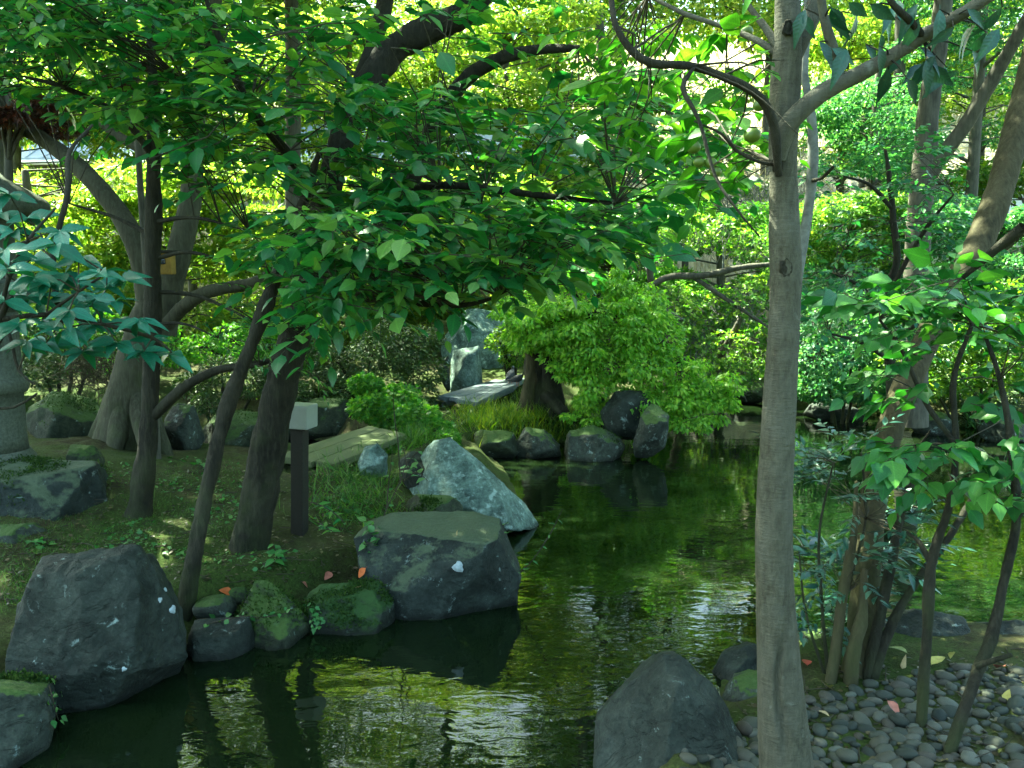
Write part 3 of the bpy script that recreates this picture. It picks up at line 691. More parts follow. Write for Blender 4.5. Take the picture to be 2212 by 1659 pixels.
OVATE = ovate(); OAK = [ovate(0.25, 0.10, 0.16), ovate(0.29, 0.02, 0.34, 0.10, 0.9), ovate(0.22, 0.20, 0.05, 0.08, 1.1), ovate(0.31, -0.06, 0.22, 0.06, 0.85)]; CAM = ovate(0.24, 0.12, 0.22, 0.10, 0.8); DROOP = ovate(0.19, 0.10, 0.30, 0.12, 0.7); HEART = ovate(0.36, 0.10, 0.20, 0.12, 0.75); NARROW = ovate(0.17, 0.08, 0.12, 0.06, 0.8); PERS = ovate(0.31, 0.08, 0.15, 0.08, 0.8)
DIA, DIA2, PALM, BLADE = diamond(), diamond2(), palm(), blade()
def star():
    V, F = [], []
    for a, l_ in ((0.55, 0.9), (-0.55, 0.9), (0.0, 1.0)):
        c_, s_ = math.cos(a), math.sin(a); o = len(V)
        for x, y, z in ((0, 0, 0), (0.5 * l_, 0.13, 0.05), (l_, 0, -0.08), (0.5 * l_, -0.13, 0.05)): V.append((x * c_ - y * s_, x * s_ + y * c_, z))
        F += [(o, o + 3, o + 2), (o, o + 2, o + 1)]
    return np.array(V, float), np.array(F)
STAR = star()

def frames(D, N):
    D = nrm(D); N = nrm(N - (N * D).sum(-1, keepdims=True) * D); return D, np.cross(N, D), N
def leafmass(root, P, D, N, S, tmpl, mat, name='foliage', rnd=None, stuff=True):
    if len(P) == 0: return
    D, B, N = frames(D, N); tv, tf = tmpl; n = len(P)
    V = P[:, None] + S[:, None, None] * (tv[None, :, 0:1] * D[:, None] + tv[None, :, 1:2] * B[:, None] + tv[None, :, 2:3] * N[:, None])
    F = (tf[None] + len(tv) * np.arange(n)[:, None, None]).reshape(-1, 3)
    if rnd is None: rnd = R.random(n)
    o = link(name, npmesh(name, V.reshape(-1, 3), F, len(tv) > 8, np.repeat(rnd, len(tv)), np.tile(tv[:, :2], (n, 1)) if len(tv) > 12 else None), root, mat)
    if stuff: o['kind'] = 'stuff'
    return o
_tm = {}
def leafobjs(root, P, D, N, S, tmpl, mat, name='leaf'):
    key = (id(tmpl[0]), mat.name)
    if key not in _tm:
        me = npmesh('leaf', tmpl[0], tmpl[1], True, None, tmpl[0][:, :2]); me.materials.append(mat); _tm[key] = me
    D, B, N = frames(D, N); L = np.array(root.location)
    for i in range(len(P)):
        o = bpy.data.objects.new(name, _tm[key]); col.objects.link(o); o.parent = root
        m = Matrix.Identity(4); s = S[i]
        for r_ in range(3):
            m[r_][0] = D[i, r_] * s; m[r_][1] = B[i, r_] * s; m[r_][2] = N[i, r_] * s; m[r_][3] = P[i, r_] - L[r_]
        o.matrix_basis = m
def near_split(P, S, k):
    px, py, f = project(P); score = S / f
    score = np.where((px > -20) & (px < 2232) & (py > -20) & (py < 1679), score, 0)
    idx = np.argsort(-score)[:k]; m = np.zeros(len(P), bool); m[idx] = True
    return m & (score > 0)
def leaves(root, P, D, N, S, tmpl, pair, k=300):
    m = near_split(P, S, k)
    if isinstance(tmpl, list):
        w_ = R.integers(0, len(tmpl), len(P))
        for i_, tm in enumerate(tmpl):
            a = m & (w_ == i_); leafobjs(root, P[a], D[a], N[a], S[a], tm, pair[1])
        for i_, tm in enumerate(tmpl):
            a = ~m & (w_ == i_); leafmass(root, P[a], D[a], N[a], S[a], tm, pair[0])
        return
    leafobjs(root, P[m], D[m], N[m], S[m], tmpl, pair[1])
    leafmass(root, P[~m], D[~m], N[~m], S[~m], tmpl, pair[0])
UP = np.array([0, 0, 1.0])
def sprays(O, A, length, k, size, spread=0.9, droop=0.25, tilt=0.35):
    """alternate leaves along each twig O -> O + A * length"""
    n = len(O); A = nrm(A); side = nrm(np.cross(A, UP) + 1e-4)
    Ps, Ds, Ns, Ss = [], [], [], []
    for j in range(k):
        t_ = (j + 0.7) / k; s_ = 1 if j % 2 else -1
        if j == k - 1: s_ = 0
        pos = O + A * (length * t_)[:, None] - UP * (0.10 * length * t_ * t_)[:, None]
        d = A + spread * s_ * side - UP * droop + 0.22 * R.normal(size=(n, 3))
        nn = UP + tilt * R.normal(size=(n, 3)) + 0.25 * s_ * side
        Ps.append(pos); Ds.append(d); Ns.append(nn); Ss.append(size * (0.5 + 0.85 * R.random(n)) * (0.75 + 0.35 * math.sin(math.pi * t_)))
    E = O + A * length[:, None] * 0.95 - UP * (0.09 * length)[:, None]
    return np.concatenate(Ps), np.concatenate(Ds), np.concatenate(Ns), np.concatenate(Ss), E
def inpoly(px, py, poly):
    return sdf(np.stack([px, py], 1), np.asarray(poly, float)) < 0
def scatter(poly, n, Y0, Y1, gap=0.0, seed=0, gs=110.0):
    poly = np.asarray(poly, float); lo, hi = poly.min(0), poly.max(0); out = []
    while sum(map(len, out)) < n:
        q = lo + (hi - lo) * R.random((n * 3, 2)); Y = Y0 + (Y1 - Y0) * R.random(n * 3)
        ok = inpoly(q[:, 0], q[:, 1], poly)
        if gap: ok &= vnoise(np.stack([q[:, 0] / gs, q[:, 1] / (gs * 0.7), Y * 1.2], 1), seed) > gap - 1
        out.append(ats(q[ok, 0], q[ok, 1], Y[ok]))
    return np.concatenate(out)[:n]
def attach(root, skel, E, mat, r0=0.007, r1=0.004, k=None, name='twigs'):
    """thin branchlets from the nearest skeleton points to spray origins"""
    S_ = np.concatenate([spline(s_, 0.25) for s_ in skel]); idx = []
    for e in E:
        d = np.linalg.norm(S_ - e, axis=1) + 0.6 * np.maximum(S_[:, 2] - e[2], 0)
        idx.append(int(np.argmin(d)))
    twigs(root, S_[idx], E, r0, r1, mat, name, sag=0.05)

def blobs(C, rad, n, size, droop=0.3, flat=0.55, shell=0.6, upn=0.6):
    """leaves through ellipsoid clumps, denser towards the outside"""
    C = np.asarray(C, float); rad = np.asarray(rad, float); m = len(C)
    u = nrm(R.normal(size=(m * n, 3))); rr = (R.random(m * n) ** (1 / 3.0)) * (1 - shell) + shell * R.random(m * n) ** 0.25
    c = np.repeat(C, n, 0); rd = np.repeat(np.broadcast_to(rad if rad.ndim > 1 else rad[:, None] * np.array([1, 1, flat]), (m, 3)), n, 0)
    P = c + u * rr[:, None] * rd
    D = u * np.array([1, 1, 0.3]) - UP * droop + 0.45 * R.normal(size=u.shape)
    N = UP * upn + 0.5 * u + 0.45 * R.normal(size=u.shape)
    return P, D, N, size * (0.65 + 0.7 * R.random(len(P)))

def base_at0(px, Y):
    x = (px - CX) / FPX * Y; return (x, Y, hz(x, Y))
def spray_crown(root, O, center, L, k, size, tmpl, pair, skel, nmax=300, droop=0.25, spread=0.9, tilt=0.35, r0=0.006, mat='twig', lift=0.0, connect=0.35):
    c = np.asarray(center, float)
    A = nrm((O - c) * np.array([1, 1, 0.15]) + 1e-3) + 0.75 * R.normal(size=O.shape) * np.array([1, 1, 0.35]) + np.array([0, 0, lift])
    A = nrm(A); ln = L * (0.6 + 0.8 * R.random(len(O)))
    P, D, N, S, E = sprays(O, A, ln, k, size, spread, droop, tilt)
    leaves(root, P, D, N, S, tmpl, pair, nmax)
    twigs(root, O, E, r0 * 0.6, r0 * 0.25, M[mat], 'spray_twigs')
    if skel is not None and connect > 0:
        sel = R.random(len(O)) < connect
        attach(root, skel, O[sel], M[mat], r0, r0 * 0.6)

M['moss'] = leafmat('leaf_moss', (0.014, 0.034, 0.007), (0.030, 0.062, 0.011), (0.060, 0.095, 0.018), trans=0.2, rough=0.8, spec=0.1)
for o_, P, D, N, S in MOSS: leafmass(o_, P, D, N, S, DIA2, M['moss'], 'moss_tufts')

# ------------------------------------------------------------------ centre tree (thick dark leaning trunk)
b = on(540, 1180)
T4 = thing('broadleaf_tree', 'dark-barked tree with thick leaning trunk and the big leafy crown filling the middle', 'tree', b)
YT = float(b[1])
o, s1 = limb(T4, 'trunk', [(532, 1225, YT), (541, 1175, YT), (556, 1090, YT), (580, 960, YT), (612, 810, YT), (648, 680, YT), (690, 480, YT + .1), (737, 310, YT + .2), (790, 190, YT + .3), (850, 108, YT + .4), (930, 62, YT + .3), (1010, 22, YT + .2), (1090, -70, YT)],
    [50, 42, 38, 37, 35, 31, 28, 26, 27, 30, 29, 27, 22], M['bark_dark'], 44, 0.022, 0.20, 3)
o, s2 = limb(T4, 'branch', [(737, 310, YT + .2), (772, 200, YT + .5), (806, 100, YT + .7), (835, -20, YT + .9), (850, -220, YT + 1)], [20, 19, 18, 17, 14], M['bark_dark'], 16, 0.05, 0.08, 4)
o, s3 = limb(T4, 'branch', [(655, 650, YT), (760, 560, YT + .5), (850, 480, YT + .7), (885, 400, YT + .7), (940, 270, YT + .6), (1004, 173, YT + .5), (1090, 123, YT + .3), (1170, 107, YT + .2), (1250, 103, YT)], [20, 20, 21, 20, 17, 16, 14, 11, 7], M['bark_dark'], 16, 0.05, 0.08, 5)
o, s4 = limb(T4, 'branch', [(690, 480, YT), (800, 430, YT - .5), (950, 400, YT - .9), (1150, 420, YT - 1.1), (1330, 440, YT - 1.2)], [14, 11, 9, 7, 4], M['bark_dark'], 10, 0.06, 0.05, 6)
o, s5 = limb(T4, 'branch', [(660, 640, YT), (720, 640, YT - .6), (850, 650, YT - 1.1), (990, 660, YT - 1.3), (1080, 640, YT - 1.4)], [12, 9, 7, 6, 3], M['bark_dark'], 10, 0.06, 0.05, 7)
o, s6 = limb(T4, 'branch', [(700, 440, YT), (620, 330, YT - .5), (540, 230, YT - .9), (480, 100, YT - 1.1), (440, -20, YT - 1.2)], [13, 11, 9, 7, 4], M['bark_dark'], 10, 0.06, 0.05, 8)
cc = at(690, 480, YT)
skel4 = [s1, s2, s3, s4, s5, s6]
polyA = [(390, 130), (520, 40), (700, 30), (770, 150), (870, 200), (1020, 215), (1150, 190), (1320, 150), (1440, 190), (1560, 300), (1520, 400), (1430, 520), (1280, 560), (1150, 600), (1000, 630), (860, 670), (700, 680), (620, 600), (560, 560), (500, 440), (430, 380), (390, 260)]
O = np.concatenate([scatter(polyA, 440, 4.3, 7.2, 1.05, 1), scatter([(560, 470), (1300, 440), (1400, 490), (1230, 550), (1000, 610), (860, 660), (690, 670), (600, 590)], 120, 4.1, 5.2),
    scatter([(500, -60), (1250, -60), (1330, 60), (1000, 120), (760, 110), (560, 60)], 38, 4.5, 7.0), scatter([(560, 190), (900, 200), (1300, 260), (1350, 420), (1000, 520), (700, 560), (540, 400)], 90, 4.6, 6.4)])
spray_crown(T4, O, cc, 0.40, 8, 0.118, OAK, M['oak'], skel4, 300)
# its unseen crown above the frame, widened to shade the bank and pond
C = np.array([[-1.6, 6.2, 6.3], [-0.8, 5.4, 6.9], [-2.6, 5.2, 6.2], [-3.2, 6.8, 6.8], [-2.2, 4.2, 6.0], [0.6, 6.6, 7.0], [-1.0, 7.6, 7.4], [0.4, 8.6, 7.8], [1.6, 7.4, 7.2], [1.8, 8.8, 7.8], [2.6, 6.6, 6.8], [-0.2, 9.6, 8.2]])
P, D, N, S = blobs(C, np.full(len(C), 1.15), 900, 0.16, flat=0.5)
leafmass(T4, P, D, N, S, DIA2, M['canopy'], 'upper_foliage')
attach(T4, skel4, C, M['bark_dark'], 0.03, 0.012, name='upper_branches')

# ------------------------------------------------------------------ thin dark tree (left)
b = on(300, 1112); YA = float(b[1])
T1 = thing('slender_tree', 'slender straight dark trunk left of the leaning trunks with fine leafy twigs', 'tree', b)
o, q1 = limb(T1, 'trunk', [(290, 1140, YA), (302, 1100, YA), (318, 960, YA), (326, 800, YA), (330, 600, YA), (331, 420, YA), (333, 340, YA), (330, 180, YA), (322, 0, YA), (318, -160, YA)], [33, 26, 21, 19, 17, 16, 14, 12, 9, 6], M['bark_thin'], 28, 0.025, 0.16, 11)
tl = []
for pts, rr in [([(330, 900, YA), (400, 835, YA - .1), (470, 800, YA - .1), (560, 785, YA - .2), (640, 760, YA - .2)], [12, 11, 9, 7, 3]),
                ([(331, 560, YA), (410, 545, YA - .1), (520, 575, YA - .2)], [5, 4, 2]), ([(331, 510, YA), (250, 470, YA + .2), (150, 440, YA + .3)], [6, 4, 2]),
                ([(331, 480, YA), (420, 470, YA - .2), (540, 500, YA - .4)], [5, 4, 2]), ([(331, 630, YA), (430, 640, YA), (560, 700, YA - .2)], [5, 4, 2]), ([(331, 340, YA), (260, 250, YA - .2), (140, 190, YA - .4), (30, 160, YA - .5)], [8, 6, 5, 2]),
                ([(331, 260, YA), (400, 180, YA - .3), (470, 60, YA - .5)], [7, 5, 2]), ([(328, 120, YA), (200, 60, YA - .3), (80, 20, YA - .5)], [6, 4, 2]), ([(331, 700, YA), (400, 700, YA - .1), (470, 730, YA - .2)], [4, 3, 1.5])]:
    o, s_ = limb(T1, 'branch', pts, rr, M['bark_thin'], 8, 0.06, 0.04, 12); tl.append(s_)
O = np.concatenate([scatter([(0, -20), (430, -20), (520, 60), (450, 300), (390, 350), (220, 300), (150, 190), (0, 200)], 300, 5.0, 7.4, 0.86, 4), scatter([(0, -30), (440, -30), (400, 120), (0, 110)], 110, 4.4, 6.5)])
spray_crown(T1, O, at(330, 150, YA), 0.34, 8, 0.10, OAK, M['oak'], [q1] + tl, 200)
O = scatter([(440, 600), (560, 640), (680, 720), (660, 800), (540, 790), (440, 720)], 40, YA - .6, YA + .3)
spray_crown(T1, O, at(340, 700, YA), 0.3, 8, 0.07, NARROW, M['oak'], tl, 0)
C = np.array([[-3.6, 6.6, 6.3], [-4.4, 5.6, 6.4], [-2.8, 7.4, 6.6], [-4.8, 7.2, 6.8], [-3.4, 4.8, 5.8]])
P, D, N, S = blobs(C, np.full(len(C), 1.0), 900, 0.15, flat=0.55)
leafmass(T1, P, D, N, S, DIA2, M['canopy'], 'upper_foliage'); attach(T1, [q1], C, M['bark_thin'], 0.02, 0.01, name='upper_branches')

# ------------------------------------------------------------------ leaning thin trunk
b = on(398, 1318); YB = float(b[1])
T3 = thing('leaning_sapling', 'thin bare trunk leaning right from behind the big slate boulder into the leaves', 'tree', b)
o, q3 = limb(T3, 'trunk', [(392, 1345, YB), (402, 1300, YB), (420, 1200, YB), (448, 1050, YB + .1), (480, 920, YB + .2), (520, 800, YB + .3), (565, 690, YB + .35), (592, 610, YB + .4), (640, 480, YB + .4), (690, 330, YB + .3)], [24, 19, 18, 17, 17, 17, 15, 14, 11, 6], M['bark_thin'], 24, 0.025, 0.16, 14)
O = scatter([(520, 520), (640, 430), (720, 330), (760, 420), (680, 560), (590, 620)], 40, YB - .4, YB + .6)
spray_crown(T3, O, at(600, 600, YB), 0.35, 7, 0.12, OAK, M['oak'], [q3], 40)

# ------------------------------------------------------------------ big pale forked tree behind
b = on(285, 965); YC = float(b[1])
T2 = thing('forked_tree', 'big pale-barked tree forking in two with spreading mossy roots behind the slender trunk', 'tree', b)
o, f1 = limb(T2, 'trunk', [(272, 1010, YC), (272, 955, YC), (280, 870, YC), (298, 780, YC), (318, 700, YC), (335, 650, YC)], [86, 68, 52, 44, 38, 33], M['bark_pale'], 40, 0.04, 0.12, 21)
o, f2 = limb(T2, 'branch', [(330, 720, YC), (315, 600, YC), (290, 520, YC), (250, 450, YC + .1), (190, 380, YC + .2), (120, 320, YC + .4), (40, 270, YC + .6)], [30, 26, 23, 21, 19, 16, 14], M['bark_pale'], 20, 0.06, 0.07, 22)
o, f3 = limb(T2, 'branch', [(350, 720, YC), (362, 640, YC), (388, 540, YC), (412, 430, YC + .1), (420, 300, YC + .2), (440, 120, YC + .3), (470, -60, YC + .5), (480, -300, YC + .6)], [30, 28, 26, 23, 20, 17, 15, 13], M['bark_pale'], 20, 0.06, 0.07, 23)
o, f4 = limb(T2, 'branch', [(362, 700, YC - .1), (400, 660, YC - .2), (450, 630, YC - .3), (510, 618, YC - .3), (560, 605, YC - .4), (610, 570, YC - .4)], [16, 15, 14, 13, 11, 8], M['bark_pale'], 14, 0.05, 0.07, 24)
o, f5 = limb(T2, 'branch', [(345, 350, YC - .1), (300, 320, YC - .1), (250, 290, YC), (180, 240, YC + .2)], [12, 11, 9, 6], M['bark_pale'], 12, 0.05, 0.05, 25)
for k, (dx, dy, yo) in enumerate([(-80, 985, .1), (-35, 1000, -.3), (35, 1005, -.35), (62, 990, -.1)]):
    limb(T2, 'root', [(285 + dx * .35, 850, YC + yo * .2), (285 + dx * .7, 915, YC + yo * .7), (285 + dx * 1.15, dy - 8, YC + yo * 1.3), (285 + dx * 1.45, dy + 45, YC + yo * 1.7)], [26, 24, 18, 10], M['bark_pale'], 14, 0.05, 0.12, 30 + k)
C = np.array([(x_ + random.uniform(-.5, .5), y_ + random.uniform(-.5, .5), 7.3 + .22 * (y_ - 8) + random.uniform(0, 1.6)) for x_ in np.arange(-9.5, -2, 1.55) for y_ in np.arange(6.2, 13, 1.6)])  # unseen crown laid out overhead to shade the left bank
P, D, N, S = blobs(C, np.full(len(C), 1.25), 1350, 0.2, flat=0.55)
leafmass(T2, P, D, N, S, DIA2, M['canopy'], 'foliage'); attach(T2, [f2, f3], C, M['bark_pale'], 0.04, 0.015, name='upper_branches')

# amber box behind the slender trunk
bx = thing('nest_box', 'small amber-brown box hanging against the pale forked tree beside the slender trunk', 'box', at(358, 570, YC - .45))
me = box_mesh('box', 0.15, 0.13, 0.20, 0.012); o = link('box_body', me, bx, M['nestbox']); o.location = (0, 0, 0.0)
me = box_mesh('roof', 0.19, 0.17, 0.025, 0.006); o = link('box_roof', me, bx, M['bark_thin']); o.location = (0, 0, 0.117)
me = box_mesh('hole', 0.05, 0.012, 0.05, 0.01); o = link('entrance_hole', me, bx, M['glass']); o.location = (0, -0.066, 0.02)

# ------------------------------------------------------------------ smooth trunk on the right
YR = 3.05
R1 = thing('smooth_barked_tree', 'smooth grey-brown trunk standing tall right of centre with arching side branches', 'tree', (at(1700, 1700, YR)[0], YR, 0.3))
o, r1 = limb(R1, 'trunk', [(1715, 1800, YR), (1702, 1690, YR), (1690, 1560, YR), (1680, 1400, YR), (1673, 1250, YR), (1673, 1100, YR), (1681, 940, YR), (1690, 780, YR), (1697, 620, YR), (1694, 460, YR), (1692, 330, YR), (1697, 200, YR), (1703, 80, YR), (1700, -40, YR), (1690, -250, YR)],
    [72, 64, 55, 47, 42, 38, 36, 35, 33, 31, 29, 31, 28, 23, 17], M['bark_smooth'], 48, 0.025, 0.045, 41)
me = o.data
for vv in me.vertices:
    a_, b_, f_ = project(np.array(vv.co)); cxk = 1688 + 8 * math.sin(b_ * .02) + (b_ - 1500) * .03
    wk = 1 - abs(a_ - cxk) / 8.0
    if 1370 < b_ < 1640 and vv.co.y < YR and wk > 0: vv.co.y += 0.022 * min(1, wk * 1.6) * min(1, (b_ - 1370) / 60, (1640 - b_) / 60)
o, r2 = limb(R1, 'branch', [(1684, 345, YR - .05), (1692, 300, YR - .07), (1712, 258, YR - .09), (1770, 205, YR - .1), (1840, 168, YR - .1), (1920, 125, YR - .1), (1990, 80, YR - .1), (2060, 40, YR - .15), (2160, -20, YR - .2)], [14, 19, 20, 18, 17, 15, 15, 14, 11], M['bark_smooth'], 20, 0.03, 0.05, 42)
o, r3 = limb(R1, 'branch', [(1683, 380, YR - .07), (1678, 330, YR - .1), (1674, 285, YR - .12), (1655, 228, YR - .15), (1615, 190, YR - .2), (1560, 165, YR - .25), (1490, 142, YR - .3), (1410, 137, YR - .35), (1365, 110, YR - .35), (1330, 55, YR - .35), (1318, -20, YR - .3)], [8, 10, 10, 9, 9, 9, 9, 9, 8, 7, 6], M['bark_thin'], 14, 0.03, 0.05, 43)
o, r4 = limb(R1, 'branch', [(1815, 182, YR - .1), (1808, 140, YR - .1), (1795, 90, YR - .12), (1780, 40, YR - .13), (1770, -30, YR - .15)], [12, 11, 10, 9, 8], M['bark_smooth'], 12, 0.03, 0.04, 44)
o, r5 = limb(R1, 'branch', [(1705, 130, YR), (1735, 70, YR + .02), (1755, 25, YR + .04), (1775, -40, YR + .05)], [24, 22, 20, 18], M['bark_smooth'], 14, 0.03, 0.05, 45)
o, r6 = limb(R1, 'branch', [(1680, 100, YR), (1650, 55, YR + .05), (1615, 10, YR + .1), (1590, -40, YR + .1)], [9, 7, 6, 5], M['bark_smooth'], 10, 0.04, 0.04, 46)
o, r7 = limb(R1, 'branch', [(1685, 120, YR), (1640, 90, YR + .05), (1570, 60, YR + .15), (1480, 30, YR + .2), (1400, -10, YR + .3)], [8, 7, 6, 5, 4], M['bark_smooth'], 10, 0.04, 0.04, 47)
o, r8 = limb(R1, 'branch', [(1995, 85, YR - .1), (1970, 50, YR - .15), (1930, 10, YR - .2), (1900, -40, YR - .2)], [9, 8, 7, 6], M['bark_thin'], 10, 0.03, 0.04, 48)
o, r9 = limb(R1, 'branch', [(1675, 355, YR - .05), (1640, 350, YR - .1), (1590, 325, YR - .1), (1560, 290, YR - .15), (1500, 262, YR - .2)], [5, 4, 4, 3, 2], M['bark_thin'], 8, 0.03, 0.04, 49)
o, r10 = limb(R1, 'branch', [(1500, 145, YR - .3), (1475, 190, YR - .35), (1510, 260, YR - .4), (1545, 380, YR - .45), (1590, 450, YR - .5), (1640, 510, YR - .5)], [4, 5, 4, 4, 3, 2], M['bark_thin'], 8, 0.03, 0.04, 50)
for s_ in range(9):                                     # fine bare twigs off the arching branch
    a = r3[random.randint(4, 9)]; e = a + np.array([random.uniform(-.25, .3), random.uniform(-.2, .2), random.uniform(-.25, .18)])
    limb(R1, 'twig', [a, (a + e) / 2 + 0.03, e], [0.004, 0.003, 0.0015], M['bark_thin'], 6, 0.05, 0, 3, world=True)
for px, py, sx_, sz_ in [(1698, 578, 13, 20), (1679, 352, 12, 18), (1702, 60, 11, 16)]:
    D_, F_ = ico(3); k_ = YR / FPX; cen = at(px, py, YR - 0.9 * (33 if py < 900 else 40) * k_)
    V = D_ * np.array([sx_ * k_, 0.012, sz_ * k_]); V *= (1 + .25 * fbm(D_ * 2.5 + px, 3))[:, None]; V[:, 1] += np.where((D_[:, 1] < -.6), .008, 0)
    link('knot', npmesh('knot', V + cen, F_, True), R1, M['bark_thin'])
# leaves and green fruit to the left of the trunk
O = np.concatenate([scatter([(1440, 60), (1560, 40), (1660, 120), (1655, 330), (1600, 420), (1500, 410), (1440, 300), (1470, 200)], 46, 3.0, 4.4), scatter([(1260, 40), (1420, 60), (1460, 200), (1440, 330), (1330, 300), (1280, 160)], 30, 3.3, 4.8)])
spray_crown(R1, O, at(1640, 230, YR), 0.20, 6, 0.085, PERS, M['persimmon'], [r3, r7, r9, r10], 300, droop=0.5, r0=0.004)
for px, py, rp in [(1612, 68, 15), (1498, 318, 16), (1625, 292, 19), (1510, 350, 13), (1535, 352, 14), (1546, 372, 13), (1640, 228, 14)]:
    D_, F_ = ico(2); rr = rp / FPX * 3.3
    V = D_ * np.array([1, 1, 0.88]) * rr + at(px, py, 3.3)
    fr = link('fruit', npmesh('fruit', V, F_, True), R1, M['fruit'])
    V, F_ = lathe([(0.002, rr * 0.95), (rr * 0.5, rr * 0.86), (rr * 0.6, rr * 0.78), (0.002, rr * 0.75)], 8); V = V + at(px, py, 3.3)
    cal = link('calyx', npmesh('calyx', V, F_, True), fr, M['twig'])
# drooping dark leaves under the right branch
tips = [(1880, 10), (1905, 20), (1930, 15), (1810, 20), (1770, 90), (1830, 105), (1945, 118), (1985, 100), (1900, 100), (1870, 95), (2000, 130), (1960, 170), (2020, 120), (2060, 60), (2110, 50), (2090, 20), (2130, 70), (1850, 30), (1795, 15), (1920, 150), (2045, 145), (2165, 15), (1985, 40), (2030, 20), (1740, 20), (2100, 110)]
O = np.array([at(a, b_, YR - .25 + 0.3 * random.random()) for a, b_ in tips])
A = R.normal(size=O.shape) * np.array([0.6, 0.3, 0.25]) + np.array([0, 0, -1.0])
N_ = np.array([0, -1, 0.25]) + 0.55 * R.normal(size=O.shape)
h_ = O[::2]; O2 = np.concatenate([O, h_ + 0.03 * R.normal(size=h_.shape)]); A2 = np.concatenate([A, A[::2] + 0.7 * R.normal(size=h_.shape) * np.array([1, .6, .3])]); N2 = np.concatenate([N_, N_[::2] + 0.6 * R.normal(size=h_.shape)])
leaves(R1, O2, A2, N2, 0.085 + 0.045 * R.random(len(O2)), DROOP, M['droop'], 300)
attach(R1, [r2, r8, r4], O, M['bark_thin'], 0.004, 0.002)
C = np.array([[1.0, 3.2, 5.6], [2.2, 3.8, 5.8], [0.2, 4.4, 6.4], [2.8, 2.6, 5.4], [1.8, 5.0, 6.6], [3.4, 4.4, 6.2]])
P, D, N, S = blobs(C, np.full(len(C), 0.9), 500, 0.15, flat=0.5); leafmass(R1, P, D, N, S, DIA2, M['canopy'], 'upper_foliage'); attach(R1, [r1], C, M['bark_smooth'], 0.03, 0.01, name='upper_branches')

# slim grey stem just behind it
b = np.array([at(1735, 900, 8.2)[0], 8.2, 0.0]); 
R1b = thing('grey_stem', 'slim pale grey stem rising close behind the smooth trunk', 'tree', (at(1720, 1000, 3.6)[0], 3.6, 0.3))
limb(R1b, 'trunk', [(1690, 1640, 3.7), (1680, 1200, 3.7), (1692, 900, 3.7), (1712, 660, 3.7), (1731, 540, 3.7), (1748, 440, 3.7), (1757, 330, 3.7), (1750, 230, 3.7), (1738, 160, 3.7), (1745, 60, 3.7), (1735, -60, 3.7)], [14, 14, 13, 14, 13, 12, 11, 9, 8, 6, 5], M['twig_grey'], 12, 0.05, 0.05, 51)
limb(R1b, 'branch', [(1752, 390, 3.7), (1775, 385, 3.6), (1800, 360, 3.5)], [5, 4, 3], M['bark_thin'], 8, 0.05, 0.03, 52)

# ------------------------------------------------------------------ leaning tree, upright trunk and stems at the right
R3 = thing('leaning_tree', 'thick tan trunk leaning right across the right side from the mossy stem clump', 'tree', gz(1850, 1480, 0.28))
o, l1 = limb(R3, 'trunk', [(1850, 1510, 4.5), (1858, 1440, 4.55), (1868, 1300, 4.7), (1880, 1120, 4.9), (1905, 990, 5.1), (1945, 860, 5.3), (1985, 770, 5.5), (2040, 660, 5.7), (2100, 555, 5.9), (2150, 440, 6.1), (2185, 320, 6.3), (2215, 200, 6.5), (2260, 0, 6.8)], [46, 38, 33, 30, 29, 28, 28, 28, 29, 28, 27, 25, 22], M['bark_lean'], 28, 0.04, 0.08, 61)
for k, (pts, rr) in enumerate([([(1790, 1495, 4.4), (1806, 1400, 4.45), (1822, 1280, 4.5), (1845, 1150, 4.6), (1850, 1040, 4.7)], [15, 14, 12, 8, 4]),
    ([(1870, 1480, 4.45), (1895, 1360, 4.5), (1920, 1240, 4.6), (1945, 1120, 4.7), (1985, 1000, 4.8)], [15, 13, 11, 8, 5]), ([(1880, 1470, 4.45), (1930, 1340, 4.5), (1990, 1240, 4.55), (2050, 1160, 4.6), (2110, 1060, 4.7)], [13, 11, 9, 8, 5]), ([(1835, 1500, 4.4), (1846, 1400, 4.4), (1862, 1330, 4.45), (1866, 1230, 4.5)], [16, 15, 12, 6])]):
    limb(R3, 'stem', pts, rr, M['bark_lean'] if k in (0, 3) else M['bark_dark'], 14, 0.04, 0.08, 62 + k)
limb(R3, 'branch', [(1880, 1030, 5.0), (1930, 1010, 4.7), (1965, 990, 4.6), (2010, 930, 4.5)], [5, 4, 3, 2], M['bark_thin'], 8, 0.05, 0.03, 67)
C = np.array([[4.6, 7.4, 6.2], [3.6, 6.6, 6.0], [5.6, 8.2, 6.8], [3.0, 7.8, 6.9], [5.0, 6.2, 6.0]])
P, D, N, S = blobs(C, np.full(len(C), 1.0), 400, 0.16, flat=0.5); leafmass(R3, P, D, N, S, DIA2, M['canopy'], 'upper_foliage'); attach(R3, [l1], C, M['bark_lean'], 0.03, 0.012, name='upper_branches')

